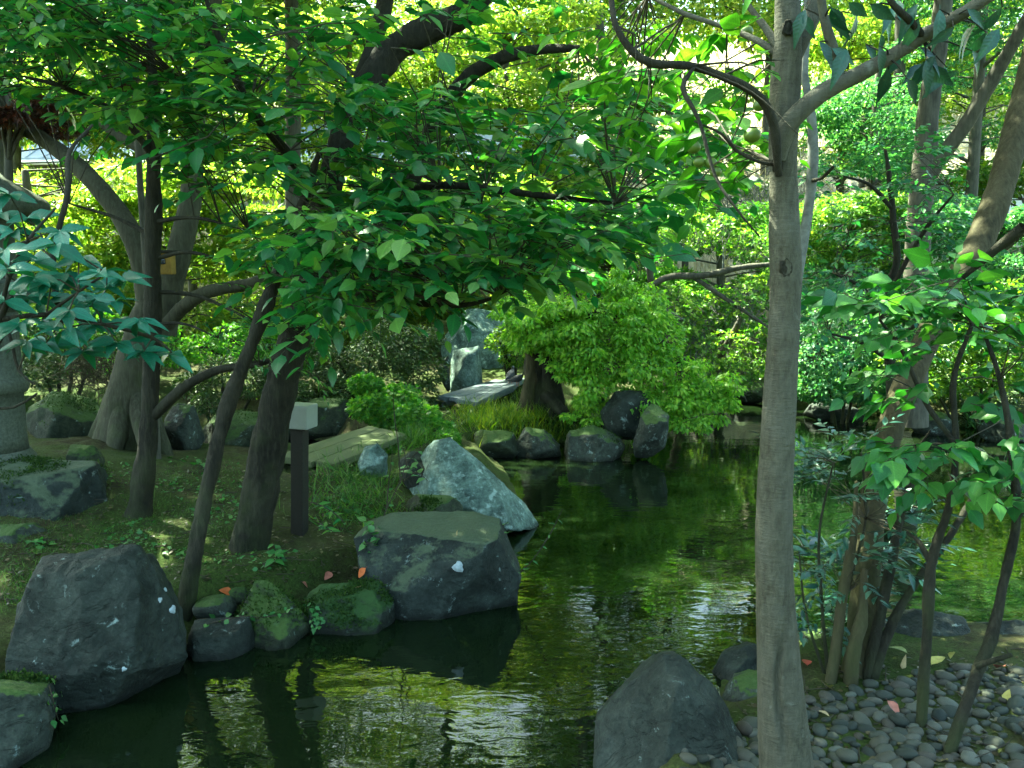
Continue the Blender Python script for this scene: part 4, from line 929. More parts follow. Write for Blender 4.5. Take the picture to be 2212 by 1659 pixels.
R2 = thing('upright_tree', 'upright mottled trunk behind the leaning tree with a limb rising to the right', 'tree', (at(1975, 880, 11.5)[0], 11.5, 0.4))
o, u1 = limb(R2, 'trunk', [(1972, 920, 11.5), (1975, 800, 11.5), (1978, 640, 11.5), (1985, 480, 11.5), (1998, 350, 11.5), (2005, 240, 11.5), (2025, 100, 11.5), (2040, -30, 11.5), (2050, -300, 11.5)], [32, 28, 26, 25, 25, 21, 19, 18, 15], M['bark_far'], 20, 0.08, 0.08, 71)
o, u2 = limb(R2, 'branch', [(1990, 410, 11.5), (2030, 345, 11.4), (2085, 270, 11.2), (2140, 180, 11.0), (2185, 100, 10.8), (2230, 20, 10.6)], [17, 16, 15, 14, 13, 12], M['bark_far'], 14, 0.08, 0.07, 72)
C = np.array([[2.6, 11.2, 8.2], [1.0, 11.6, 8.4], [1.8, 13.0, 8.8], [0.0, 13.2, 8.8], [-1.0, 11.8, 8.6], [3.2, 10.2, 8.0], [4.5, 12.0, 8.6], [6.4, 12.6, 8.8], [5.6, 11.0, 8.4], [7.6, 11.4, 8.8], [3.4, 13.4, 9.2], [6.2, 14.2, 9.4], [8.6, 13.2, 9.2]])  # unseen crown stretched left over the pond to block the sun
P, D, N, S = blobs(C, np.full(len(C), 1.4), 950, 0.2, flat=0.5); leafmass(R2, P, D, N, S, DIA2, M['canopy'], 'upper_foliage'); attach(R2, [u1, u2], C, M['bark_far'], 0.04, 0.015, name='upper_branches')

HY = thing('hydrangea_shrub', 'broad-leaved bright green shrub on thin bare stems at the right edge', 'shrub', gz(2010, 1640, 0.3))
hs = []
for pts, rr in [([(1985, 1700, 3.9), (1990, 1560, 3.95), (2003, 1380, 4.0), (2012, 1220, 4.05), (2050, 1090, 4.1), (2065, 960, 4.2), (2060, 820, 4.3), (2100, 700, 4.4)], [14, 13, 11, 11, 8, 7, 6, 4]),
                ([(2012, 1220, 4.05), (1985, 1170, 4.1), (1960, 1150, 4.2)], [7, 5, 3]),
                ([(2030, 1700, 3.7), (2060, 1600, 3.7), (2105, 1470, 3.75), (2140, 1380, 3.8), (2170, 1250, 3.85), (2195, 1120, 3.9), (2185, 960, 4.0), (2160, 820, 4.1), (2130, 730, 4.2)], [17, 16, 15, 13, 11, 10, 8, 6, 4]),
                ([(2110, 1440, 3.75), (2150, 1425, 3.7), (2185, 1415, 3.65)], [9, 7, 5]), ([(2195, 1120, 3.9), (2260, 1040, 3.9)], [8, 6]), ([(2065, 960, 4.2), (2000, 870, 4.3), (1950, 760, 4.4), (1900, 690, 4.4)], [6, 5, 4, 3]), ([(2212, 490, 3.8), (2150, 540, 3.9), (2080, 600, 4.0)], [12, 10, 5])]:
    o, s_ = limb(HY, 'stem', pts, rr, M['bark_thin'], 12, 0.04, 0.07, 75); hs.append(s_)
O = scatter([(1920, 950), (2060, 930), (2230, 960), (2240, 1080), (2150, 1090), (2040, 1060), (1930, 1020)], 40, 3.6, 4.3)
O = np.concatenate([O, scatter([(1880, 620), (2000, 600), (2120, 580), (2240, 620), (2240, 760), (2100, 740), (1960, 740), (1840, 700), (1840, 650)], 95, 3.7, 4.9), scatter([(1900, 780), (2050, 740), (2230, 780), (2230, 920), (1950, 900)], 22, 4.0, 4.8)])
spray_crown(HY, O, at(2060, 900, 4.2), 0.2, 6, 0.105, HEART, M['hydrangea'], hs, 300, droop=0.45, r0=0.004, tilt=0.45)
EV = thing('evergreen_shrub', 'dark glossy small-leaved shrub growing between the smooth trunk and the mossy stems', 'shrub', gz(1790, 1450, 0.25))
es = []
for pts, rr in [([(1790, 1480, 4.5), (1775, 1300, 4.6), (1770, 1150, 4.7), (1800, 1000, 4.8)], [5, 4, 3, 2]), ([(1800, 1470, 4.5), (1830, 1280, 4.6), (1870, 1120, 4.7), (1860, 980, 4.8)], [5, 4, 3, 2]), ([(1785, 1470, 4.5), (1740, 1320, 4.6), (1725, 1180, 4.7)], [4, 3, 2])]:
    o, s_ = limb(EV, 'stem', pts, rr, M['bark_thin'], 8, 0.05, 0.04, 77); es.append(s_)
O = scatter([(1715, 980), (1800, 930), (1900, 960), (1960, 1080), (2000, 1180), (1900, 1240), (1870, 1380), (1740, 1380), (1715, 1200)], 190, 4.3, 5.4, 0.95, 9)
spray_crown(EV, O, at(1800, 1200, 4.8), 0.22, 8, 0.075, NARROW, M['evergreen'], es, 200, droop=0.1, r0=0.003, lift=0.2)

AT = thing('airy_tree', 'airy small tree with thin dark forked stem between the smooth and upright trunks', 'tree', base_at0(1928, 9.6))
ks = []
for pts, rr in [([(1930, 960, 9.6), (1926, 830, 9.6), (1916, 700, 9.6), (1920, 620, 9.6), (1938, 560, 9.6), (1930, 480, 9.6), (1924, 410, 9.6), (1912, 320, 9.6)], [13, 12, 10, 9, 8, 7, 6, 3]),
                ([(1918, 640, 9.6), (1960, 560, 9.4), (2010, 480, 9.2), (2060, 420, 9.0)], [6, 5, 4, 2]), ([(1926, 450, 9.6), (1880, 400, 9.5), (1820, 380, 9.4)], [5, 4, 2]), ([(1918, 680, 9.6), (1860, 620, 9.4), (1800, 590, 9.2)], [5, 4, 2]), ([(1925, 780, 9.6), (1860, 740, 9.3), (1790, 720, 9.1)], [5, 4, 2]), ([(1925, 740, 9.6), (2000, 690, 9.4), (2100, 660, 9.2)], [5, 4, 2])]:
    o, s_ = limb(AT, 'branch' if ks else 'trunk', pts, rr, M['bark_thin'], 10, 0.06, 0.06, 97); ks.append(s_)
O = np.concatenate([scatter([(1760, 300), (1900, 260), (2060, 330), (2120, 440), (2060, 560), (1900, 640), (1780, 560)], 150, 8.6, 10.4, 0.95, 12), scatter([(1740, 560), (1900, 580), (2120, 600), (2180, 720), (2000, 780), (1820, 800), (1740, 760)], 170, 8.6, 10.4, 0.95, 13)])
spray_crown(AT, O, at(1920, 560, 9.6), 0.38, 9, 0.085, OAK, M['airy'], ks, 200, droop=0.3, r0=0.005)

# ------------------------------------------------------------------ blue-green leafy branch at the left edge
CA = thing('camellia_branch', 'blue-green glossy leaves on a thin branch reaching in from the left edge', 'shrub', (-2.6, 3.6, 0.35))
o, c1 = limb(CA, 'stem', [(-120, 1500, 3.6), (-60, 900, 3.6), (0, 690, 3.6), (25, 640, 3.6)], [16, 12, 8, 6], M['bark_thin'], 10, 0.05, 0.05, 81)
cs = [c1]
for pts, rr in [([(-60, 900, 3.6), (10, 720, 3.6), (40, 800, 3.55), (75, 830, 3.5)], [4, 4, 3, 2]), ([(-40, 880, 3.6), (30, 880, 3.6), (80, 850, 3.6)], [3, 3, 2]), ([(0, 690, 3.6), (100, 680, 3.6), (220, 700, 3.6), (330, 730, 3.6), (370, 760, 3.6)], [6, 5, 4, 4, 2]), ([(100, 680, 3.6), (170, 630, 3.5), (230, 590, 3.5)], [4, 3, 2]), ([(-20, 760, 3.6), (20, 600, 3.6), (60, 520, 3.6), (120, 450, 3.7)], [6, 5, 4, 2]), ([(130, 700, 3.8), (115, 560, 3.8), (145, 420, 3.8), (150, 330, 3.9), (200, 270, 4.0)], [7, 6, 6, 5, 3])]:
    o, s_ = limb(CA, 'branch', pts, rr, M['bark_thin'], 8, 0.04, 0.05, 82); cs.append(s_)
wh = [(215, 590), (160, 640), (250, 650), (110, 610), (70, 560), (200, 700), (140, 710), (60, 640), (30, 500), (15, 580), (90, 690), (280, 700), (330, 735), (365, 765), (250, 740), (180, 760), (100, 740), (20, 420), (60, 470), (300, 690), (40, 700), (230, 620), (140, 590), (5, 460), (120, 530), (40, 610), (170, 560), (10, 650), (75, 600), (200, 655), (310, 760), (150, 670), (260, 600), (90, 640), (60, 740), (10, 540), (130, 500)]
Ps, Ds, Ns, Ss, Es = [], [], [], [], []
for a, b_ in wh:
    q = at(a, b_, 3.6 + random.uniform(-.3, .3)); Es.append(q); m = random.randint(5, 8)
    for j in range(m):
        th = j * 2 * math.pi / m + random.uniform(-.3, .3)
        Ps.append(q); Ds.append((math.cos(th), 0.7 * math.sin(th), random.uniform(-.55, .3))); Ns.append((0.35 * random.gauss(0, 1), -0.8 + 0.4 * random.gauss(0, 1), 1)); Ss.append(random.uniform(0.085, 0.135))
leaves(CA, np.array(Ps), np.array(Ds), np.array(Ns), np.array(Ss), CAM, M['camellia'], 300)
attach(CA, cs, Es, M['twig'], 0.004, 0.0025)

# ------------------------------------------------------------------ stone lantern
LX, LY = at(-14, 975, 7.0)[0], 7.0
lz = at(0, 985, 7.0)[2] - 0.05
LN = thing('stone_lantern', 'tall weathered stone lantern on the mossy boulder at the left edge', 'lantern', (LX, LY, lz))
def lan(name, prof, sides=None, noise=0.012, seed=0):
    V, F = lathe(prof, 40, sides, noise, seed); V = np.concatenate([V, [[0, 0, prof[-1][1]], [0, 0, prof[0][1]]]])
    n = sides or 40; e = (len(prof) - 1) * n
    F3 = [(e + k, e + (k + 1) % n, len(V) - 2) for k in range(n)] + [((k + 1) % n, k, len(V) - 1) for k in range(n)]
    me = bpy.data.meshes.new(name); me.from_pydata([tuple(x) for x in V], [], [tuple(int(i) for i in f) for f in F] + F3)
    if not sides: me.polygons.foreach_set('use_smooth', np.ones(len(me.polygons), bool))
    me.materials.append(M['stone_lantern'])
    o = bpy.data.objects.new(name, me); col.objects.link(o); o.parent = LN
    return o
lan('base', [(0.30, -0.05), (0.31, 0.0), (0.305, 0.04), (0.285, 0.07), (0.27, 0.085), (0.265, 0.10)], seed=1)
lan('shaft', [(0.255, 0.10), (0.25, 0.2), (0.245, 0.40), (0.243, 0.55), (0.27, 0.565), (0.285, 0.60), (0.285, 0.64), (0.27, 0.675), (0.243, 0.69), (0.24, 0.9), (0.24, 1.20)], seed=2)
lan('platform', [(0.24, 1.20), (0.30, 1.24), (0.40, 1.31), (0.42, 1.34), (0.42, 1.43), (0.37, 1.45), (0.26, 1.47)], sides=6, noise=0.008, seed=3)
for k in range(6):
    a = k * math.pi / 3 + math.pi / 6
    me = box_mesh('post', 0.055, 0.055, 0.42, 0.006); o = bpy.data.objects.new('firebox_post', me); me.materials.append(M['stone_lantern']); col.objects.link(o); o.parent = LN
    o.location = (0.22 * math.cos(a), 0.22 * math.sin(a), 1.68); o.rotation_euler = (0, 0, a)
lan('firebox', [(0.17, 1.47), (0.17, 1.88)], sides=6, noise=0.0, seed=4)
lan('firebox_top', [(0.25, 1.86), (0.27, 1.92), (0.22, 1.94)], sides=6, noise=0.004, seed=5)
lan('roof', [(0.26, 1.935), (0.47, 1.95), (0.505, 1.97), (0.515, 2.03), (0.50, 2.08), (0.40, 2.14), (0.22, 2.24), (0.12, 2.34)], None, noise=0.012, seed=6)
lan('finial', [(0.10, 2.33), (0.13, 2.37), (0.07, 2.41), (0.11, 2.46), (0.12, 2.52), (0.07, 2.60), (0.01, 2.66)], seed=7)

# ------------------------------------------------------------------ path lamp
b = on(640, 1148)
LP = thing('path_lamp', 'path lamp with a pale cube shade on a dark post beside the thick leaning trunk', 'lamp', b)
Yl = float(b[1]); topz = at(657, 925, Yl)[2] - b[2]; hw = 26 / FPX * Yl
me = box_mesh('post', hw * 1.12, hw * 1.12, topz + 0.1, 0.006); me.materials.append(M['post']); o = bpy.data.objects.new('post', me); col.objects.link(o); o.parent = LP; o.location = (hw * 0.4, 0, topz / 2 - 0.05); o.rotation_euler = (0, math.radians(1.8), math.radians(-14))
me = box_mesh('collar', hw * 1.5, hw * 1.5, 0.02, 0.003); me.materials.append(M['post']); o = bpy.data.objects.new('collar', me); col.objects.link(o); o.parent = LP; o.location = (hw * 0.66, 0, topz + 0.002); o.rotation_euler = (0, math.radians(1.8), math.radians(-14))
me = box_mesh('shade', hw * 2.1, hw * 2.1, hw * 2.0, 0.013, 4); me.materials.append(M['lamp'])
for pl in me.polygons: pl.use_smooth = False
o = bpy.data.objects.new('lamp_shade', me); col.objects.link(o); o.parent = LP; o.location = (hw * 0.68, 0, topz + 0.012 + hw * 0.925); o.rotation_euler = (0, math.radians(1.8), math.radians(-14))

# ------------------------------------------------------------------ plank bridges
def bridge(name, label, quad, z, n, mat, th=0.06, stringer=True):
    A, B, C_, D_ = [gz(a, b_, z) for a, b_ in quad]     # near-left, near-right, far-right, far-left
    root = thing(name, label, 'bridge', (A + B + C_ + D_) / 4)
    L = np.array(root.location); 
    for i in range(n):
        a0, a1 = (i + 0.012) / n, (i + 0.985) / n
        e0, e1 = A + (B - A) * a0, A + (B - A) * a1; g0, g1 = D_ + (C_ - D_) * a0, D_ + (C_ - D_) * a1
        j = random.uniform(-.03, .03); dz = random.uniform(-.006, .006)
        e0, e1 = e0 + (g0 - e0) * (j), e1 + (g1 - e1) * (j)
        top = np.array([e0, e1, g1, g0]) - L + np.array([0, 0, dz]); bot = top - np.array([0, 0, th])
        # subdivide along the length for a slightly worn edge
        me = bpy.data.meshes.new('plank'); bm = bmesh.new()
        vs = [bm.verts.new(q) for q in np.concatenate([top, bot])]
        for f in ((0, 1, 2, 3), (7, 6, 5, 4), (0, 4, 5, 1), (1, 5, 6, 2), (2, 6, 7, 3), (3, 7, 4, 0)): bm.faces.new([vs[k] for k in f])
        bmesh.ops.bevel(bm, geom=bm.edges[:], offset=0.008, segments=2, affect='EDGES'); bmesh.ops.recalc_face_normals(bm, faces=bm.faces); bm.to_mesh(me); bm.free(); me.materials.append(mat)
        # grain direction: rotate mesh data so that x runs along the plank
        d = nrm((D_ - A)[:2]); ang = math.atan2(d[1], d[0]); rot = Matrix.Rotation(-ang, 4, 'Z'); me.transform(rot)
        o = bpy.data.objects.new('plank', me); col.objects.link(o); o.parent = root; o.rotation_euler = (0, 0, ang)
    for s_ in (0.2, 0.8):
        p0, p1 = A + (B - A) * s_, D_ + (C_ - D_) * s_
        V, F, T3 = tube_geo([p0 - [0, 0, th + .05], p1 - [0, 0, th + .05]], [0.045, 0.045], 8, 0.3)
        link('beam', npmesh('beam', V, np.concatenate([F[:, [0, 1, 2]], F[:, [0, 2, 3]], T3]), True), root, mat)
    return root
BR1 = bridge('plank_bridge', 'mossy olive plank footbridge crossing the stream behind the lamp post', [(598, 981), (722, 1004), (880, 937), (797, 918)], 0.44, 3, M['wood_mossy'])
BR2 = bridge('plank_bridge', 'weathered blue-grey plank bridge with two pigeons below the green maple', [(942, 855), (1032, 868), (1140, 818), (1108, 808)], 0.50, 4, M['wood_grey'])

# ------------------------------------------------------------------ pigeons
def pigeon(label, px, py, yaw, s=1.0, head=0.0):
    q = gz(px, py, 0.50)
    root = thing('pigeon', label, 'bird', q, 'pigeons on the plank bridge')
    rings = [(-0.20, .085, .010, .022), (-0.15, .095, .022, .030), (-0.10, .105, .042, .040), (-0.04, .125, .062, .062), (0.03, .140, .064, .070), (0.085, .160, .050, .060), (0.115, .190, .032, .038), (0.125, .215, .026, .026), (0.132, .238, .027, .027), (0.142, .258, .020, .018), (0.150, .268, .008, .006)]
    V = []; n = 14
    for x, z, ry, rz in rings:
        for j in range(n):
            a = j * 2 * math.pi / n; V.append((x + (0.02 * math.sin(a) if x > 0.1 else 0), ry * math.cos(a), z + rz * math.sin(a)))
    F = [(i * n + j, i * n + (j + 1) % n, (i + 1) * n + (j + 1) % n, (i + 1) * n + j) for i in range(len(rings) - 1) for j in range(n)]
    def put(nm, V, F, mat, sm_=True):
        me = bpy.data.meshes.new(nm); me.from_pydata([tuple(float(c_) * s for c_ in x) for x in V], [], F); me.materials.append(mat)
        me.polygons.foreach_set('use_smooth', np.full(len(me.polygons), sm_))
        o = bpy.data.objects.new(nm, me); col.objects.link(o); o.parent = root; return o
    put('body', V, F + [tuple(range(n))[::-1], tuple((len(rings) - 1) * n + j for j in range(n))], M['pigeon'])
    put('beak', [(0.150, .009, .252), (0.150, -.009, .252), (0.150, 0, .262), (0.178, 0, .246)], [(0, 1, 2), (0, 2, 3), (2, 1, 3), (1, 0, 3)], M['pigeon_beak'], False)
    for sd_ in (-1, 1):
        V2 = [(0.07, sd_ * .052, .175), (0.03, sd_ * .070, .150), (-0.06, sd_ * .066, .120), (-0.17, sd_ * .030, .100), (-0.10, sd_ * .050, .140), (0.0, sd_ * .056, .185), (-0.02, sd_ * .074, .130)]
        put('wing', V2, [(0, 1, 5), (1, 6, 5), (6, 4, 5), (6, 2, 4), (2, 3, 4)], M['pigeon'])
        V3, F3 = lathe([(0.006, 0.0), (0.005, 0.04), (0.010, 0.085)], 6); put('leg', V3 + np.array([0.01, sd_ * .025, 0]), [tuple(int(i) for i in f) for f in F3], M['pigeon_leg'])
    root.rotation_euler = (0, 0, yaw)
    return root
pigeon('upright dark pigeon seen from behind on the grey plank bridge', 1102, 828, math.radians(70), 1.0)
pigeon('dark pigeon turned right beside the other at the bridge edge', 1117, 834, math.radians(-35), 0.9)

# ------------------------------------------------------------------ pebble shore
pg = bpy.data.objects.new('pebble_shore', None); col.objects.link(pg); pg.location = (2.0, 4.3, 0.25); tag(pg, kind='structure')
pv = []
for k in range(8):
    D_, F_ = ico(2); s_ = np.array([1, 0.72 + 0.1 * random.random(), 0.42 + 0.12 * random.random()])
    V = D_ * s_ * (1 + 0.10 * fbm(D_ * 1.3 + k * 5, k, 2))[:, None]
    me = npmesh('pebble', V, F_, True); me.materials.append(M['pebble']); pv.append(me)
poly = np.array([gz(1470, 1655, .15)[:2], gz(1535, 1570, .2)[:2], gz(1700, 1470, .25)[:2], gz(1880, 1425, .25)[:2], gz(2100, 1390, .25)[:2], gz(2330, 1400, .25)[:2], (2.9, 3.2), (1.5, 2.7), (0.6, 2.8)])
cand = poly.min(0) + (poly.max(0) - poly.min(0)) * R.random((9000, 2)); cand = cand[sdf(cand, poly) < 0]
keep = []
for q in cand:
    if all((q[0] - k_[0]) ** 2 + (q[1] - k_[1]) ** 2 > (0.037 + 0.027 * k_[2]) ** 2 for k_ in keep): keep.append((q[0], q[1], random.random()))
K = np.array(keep); zz = height(K); px, py, f = project(np.stack([K[:, 0], K[:, 1], zz], 1))
vis = (px > -20) & (px < 2232) & (py < 1690); order = np.argsort(np.where(vis, f, 99))
restV, restF = [], []
for r_, i in enumerate(order):
    s_ = 0.020 + 0.038 * random.random() ** 2.0 + 0.011 * K[i, 2]
    a = random.gauss(0.0, 1.1)
    m = Matrix.Translation((K[i, 0], K[i, 1], zz[i] + s_ * random.uniform(-.1, .3))) @ Matrix.Rotation(a, 4, 'Z') @ Matrix.Rotation(random.gauss(0, .22), 4, 'X') @ Matrix.Rotation(random.gauss(0, .22), 4, 'Y') @ Matrix.Scale(s_, 4)
    if r_ < 300 and vis[i]:
        o = bpy.data.objects.new('pebble', pv[i % 8]); col.objects.link(o); o.parent = pg
        o.matrix_basis = Matrix.Translation(-pg.location) @ m
    else:
        D_, F_ = ico(2); V = np.array([vv.co[:] for vv in pv[i % 8].vertices]); mm = np.array(m); V = V @ mm[:3, :3].T + mm[:3, 3]
        restF.append(F_ + sum(map(len, restV))); restV.append(V)
if restV:
    o = link('pebbles', npmesh('pebbles', np.concatenate(restV), np.concatenate(restF), True), pg, M['pebble']); o['kind'] = 'stuff'

# ------------------------------------------------------------------ island: weeping maple, azalea, grass
MP = thing('weeping_maple', 'bright green dome-shaped maple on the island hanging over the water', 'tree', at(1168, 880, 12.3))
o, m1 = limb(MP, 'trunk', [(1172, 905, 12.3), (1170, 860, 12.3), (1162, 800, 12.3), (1172, 740, 12.3), (1200, 690, 12.3), (1260, 660, 12.2)], [44, 36, 30, 30, 24, 15], M['bark_dark'], 24, 0.04, 0.35, 91)
limb(MP, 'stem', [(1205, 900, 12.1), (1196, 850, 12.1), (1186, 790, 12.15), (1195, 740, 12.2), (1240, 700, 12.1)], [26, 20, 17, 16, 9], M['bark_dark'], 18, 0.04, 0.35, 94)
limb(MP, 'stem', [(1140, 890, 12.2), (1146, 840, 12.2), (1150, 780, 12.2), (1140, 730, 12.2), (1125, 690, 12.2)], [24, 19, 16, 15, 9], M['bark_lean'], 18, 0.04, 0.35, 95)
limb(MP, 'root', [(1180, 850, 12.1), (1210, 885, 11.9), (1245, 910, 11.7)], [16, 12, 5], M['bark_dark'], 12, 0.05, 0.2, 96)
o, m2 = limb(MP, 'branch', [(1172, 740, 12.3), (1230, 780, 12.0), (1290, 850, 11.8), (1320, 900, 11.7)], [14, 10, 7, 4], M['bark_dark'], 10, 0.06, 0.08, 92)
o, m3 = limb(MP, 'branch', [(1200, 690, 12.3), (1320, 680, 12.0), (1440, 750, 11.8), (1540, 850, 11.6)], [16, 12, 8, 3], M['bark_dark'], 10, 0.06, 0.08, 93)
cl = [(1125, 690, 12.3, 30), (1160, 650, 12.3, 45), (1230, 615, 12.3, 55), (1310, 625, 12.3, 55), (1380, 660, 12.2, 50), (1200, 680, 11.8, 60), (1280, 690, 11.7, 65), (1360, 720, 11.6, 62), (1430, 740, 11.7, 55), (1260, 740, 11.6, 50), (1320, 780, 11.5, 60), (1400, 800, 11.4, 60), (1470, 800, 11.5, 48), (1520, 840, 11.5, 42), (1450, 860, 11.4, 45), (1380, 860, 11.4, 45), (1290, 830, 11.5, 40), (1240, 790, 11.7, 30), (1545, 862, 11.6, 22), (1150, 720, 12.0, 35), (1100, 660, 12.6, 25), (1330, 900, 11.4, 28), (1405, 905, 11.3, 22), (1140, 740, 12.0, 30), (1230, 720, 11.6, 45), (1495, 870, 11.3, 35), (1440, 910, 11.2, 24), (1340, 690, 11.8, 50), (1420, 690, 12.0, 45), (1270, 870, 11.4, 30)]
C = np.array([at(a, b_, y_) for a, b_, y_, r_ in cl]); rr = np.array([r_ / FPX * y_ for a, b_, y_, r_ in cl])
C = np.concatenate([C, np.array([at(1120, 700, 11.9), at(1165, 715, 11.7), at(1210, 740, 11.6), at(1255, 770, 11.5)])]); rr = np.concatenate([rr, [.16, .2, .22, .2]])
P1 = blobs(C, rr * 1.02, 560, 0.062, droop=0.6, flat=0.7, shell=0.6)
C2 = C[R.integers(0, len(C), 170)]; u_ = nrm(R.normal(size=(170, 3)) * [1, .6, .8] + [.25, -.5, .15]); C2 = C2 + u_ * (rr.mean() * (.9 + .5 * R.random((170, 1))))
P2 = blobs(C2, .10 + .10 * R.random(170), 120, 0.070, droop=0.8, flat=0.5, shell=0.3)
P, D, N, S = [np.concatenate([a_, b_]) for a_, b_ in zip(P1, P2)]
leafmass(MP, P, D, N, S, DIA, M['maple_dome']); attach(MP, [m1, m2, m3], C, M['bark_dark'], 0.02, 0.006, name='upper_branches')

def whorls(root, C, rad, n, size, mat, k=6, flat=0.8, name='foliage', stem=True):
    m = len(C); u = nrm(R.normal(size=(m * n, 3))); Q = np.repeat(C, n, 0) + u * (0.45 + 0.55 * R.random(m * n))[:, None] * np.repeat(rad, n)[:, None] * np.array([1, 1, flat])
    ax_ = nrm(u * 0.6 + UP * 0.8 + 0.25 * R.normal(size=u.shape)); t1 = nrm(np.cross(ax_, [0.3, 1, 0.1])); t2 = np.cross(ax_, t1)
    Ps, Ds, Ns, Ss = [], [], [], []
    rn = R.random(len(Q))
    for j in range(k):
        th = j * 2 * math.pi / k + 6.28 * R.random(len(Q)); e = np.cos(th)[:, None] * t1 + np.sin(th)[:, None] * t2
        Ps.append(Q); Ds.append(e + ax_ * (0.35 + 0.6 * R.random(len(Q)))[:, None]); Ns.append(ax_ - 0.4 * e); Ss.append(size * (0.7 + 0.6 * R.random(len(Q))))
    leafmass(root, np.concatenate(Ps), np.concatenate(Ds), np.concatenate(Ns), np.concatenate(Ss), DIA, mat, name, np.clip(np.tile(rn, k) + 0.1 * R.normal(size=len(Q) * k), 0, 1))
    if stem: twigs(root, Q - ax_ * 0.16 + 0.05 * R.normal(size=Q.shape), Q, 0.005, 0.003, M['twig_grey'], 'twigs')
AZ = thing('azalea_shrub', 'yellow-green shrub of small leaf rosettes behind the maple over the far water', 'shrub', at(1500, 850, 15.2))
zs = []
for pts, rr in [([(1480, 850, 15.2), (1440, 700, 14.6), (1405, 600, 14.2), (1410, 540, 14.0)], [10, 9, 8, 6]), ([(1380, 640, 14.2), (1440, 600, 14.0), (1520, 595, 13.8), (1600, 578, 13.6), (1670, 570, 13.5)], [6, 7, 7, 6, 5]), ([(1480, 850, 15.2), (1560, 760, 14.6), (1620, 650, 14.2)], [9, 8, 5]), ([(1500, 600, 13.9), (1560, 640, 13.6), (1620, 680, 13.4), (1680, 720, 13.2)], [5, 5, 4, 2]), ([(1370, 655, 13.4), (1430, 670, 13.3), (1470, 690, 13.2)], [8, 8, 4])]:
    o, s_ = limb(AZ, 'branch', pts, rr, M['bark_far'], 10, 0.08, 0.1, 95); zs.append(s_)
cl = [(1410, 520, 45), (1480, 500, 50), (1560, 510, 55), (1630, 540, 50), (1440, 640, 45), (1520, 660, 55), (1600, 650, 55), (1650, 620, 40), (1500, 740, 50), (1570, 760, 60), (1640, 740, 50), (1600, 810, 42), (1650, 800, 30), (1540, 800, 45), (1480, 690, 50), (1380, 560, 35)]
C = np.array([at(a, b_, 14 + 1.2 * random.random() - (0.6 if b_ > 620 else 0)) for a, b_, r_ in cl]); rr = np.array([r_ / FPX * 14 for a, b_, r_ in cl])
whorls(AZ, C, rr * 1.15, 150, 0.075, M['azalea']); attach(AZ, zs, C, M['twig_grey'], 0.012, 0.006, name='upper_branches')

def grass(name, label, pts, n, h, mat, lean=0.5, wd=None, spread=0.15):
    pts = np.asarray(pts); base = pts[R.integers(0, len(pts), n)] + np.concatenate([spread * R.normal(size=(n, 2)), np.zeros((n, 1))], 1)
    base[:, 2] = height(base) - 0.01
    D = UP + lean * R.normal(size=(n, 3)) * np.array([1, 1, 0.2]); N = R.normal(size=(n, 3)) * np.array([1, 1, .1]) + np.array([0, 0, 0.6])
    S = h * (0.5 + 0.8 * R.random(n))
    o = leafmass(None, base, D, N, S, wd or BLADE, mat, name)
    return tag(o, label, 'grass', kind='stuff')
isl = lambda L_: [on(a, b_) for a, b_ in L_]
def polyground(poly, n):
    poly = np.asarray(poly, float); out = []
    lo, hi = poly.min(0), poly.max(0)
    while len(out) < n:
        q = lo + (hi - lo) * R.random(2)
        if inpoly(np.array([q[0]]), np.array([q[1]]), poly)[0]: out.append(on(*q))
    return out
grass('island_grass', 'yellow-green grass on the island between the maple and the pale boulder', [p_ for p_ in polyground([(1000, 900), (1060, 880), (1180, 885), (1240, 915), (1200, 935), (1040, 938)], 60)], 2600, 0.22, M['grass_yellow'], spread=0.18)
grass('island_grass', 'darker green grass under the right side of the maple', polyground([(1180, 885), (1300, 900), (1330, 925), (1230, 930)], 30), 1000, 0.2, M['grass'])
grass('bank_grass', 'fresh green grass in front of the mossy plank bridge beside the lamp', polyground([(690, 1020), (800, 1010), (880, 1040), (840, 1130), (740, 1130), (690, 1090)], 50), 1500, 0.13, M['grass'], 0.8, spread=0.17)
grass('bank_grass', 'green grass arching over the bank above the pale boulder', polyground([(830, 935), (930, 915), (990, 935), (960, 950), (880, 965)], 40), 1400, 0.22, M['grass'], 0.7, spread=0.10)
grass('bank_grass', 'low mossy tufts on the dim left bank between the trunks', polyground([(230, 1000), (520, 1000), (500, 1230), (420, 1250), (380, 1200), (240, 1180), (0, 1200), (0, 1050)], 400), 9000, 0.045, M['grass'], 0.8, spread=0.07)
grass('bank_grass', 'small green tufts left of the big slate boulder', polyground([(0, 1200), (100, 1190), (80, 1300), (0, 1340)], 30), 700, 0.06, M['grass'], 0.7, spread=0.06)
grass('bridge_weeds', 'weedy grass growing along the near edge of the mossy plank bridge', polyground([(640, 1003), (730, 1018), (840, 985), (900, 950), (870, 945), (760, 990), (700, 1004)], 60), 1300, 0.20, M['grass'], 0.7, spread=0.10)
# litter on the left bank and between pebbles
pts = np.array(polyground([(0, 1020), (700, 1010), (860, 1100), (800, 1250), (540, 1270), (380, 1260), (0, 1320)], 1500) + polyground([(1580, 1500), (1900, 1420), (2212, 1400), (2212, 1659), (1600, 1659)], 420))
pts[:, 2] = height(pts) + 0.008
o = leafmass(None, pts, R.normal(size=pts.shape) * np.array([1, 1, .1]), UP + .25 * R.normal(size=pts.shape), 0.015 + 0.03 * R.random(len(pts)), OVATE, M['litter'], 'leaf_litter')
tag(o, 'small dry brown leaf litter scattered over the banks', 'leaf litter', kind='stuff')

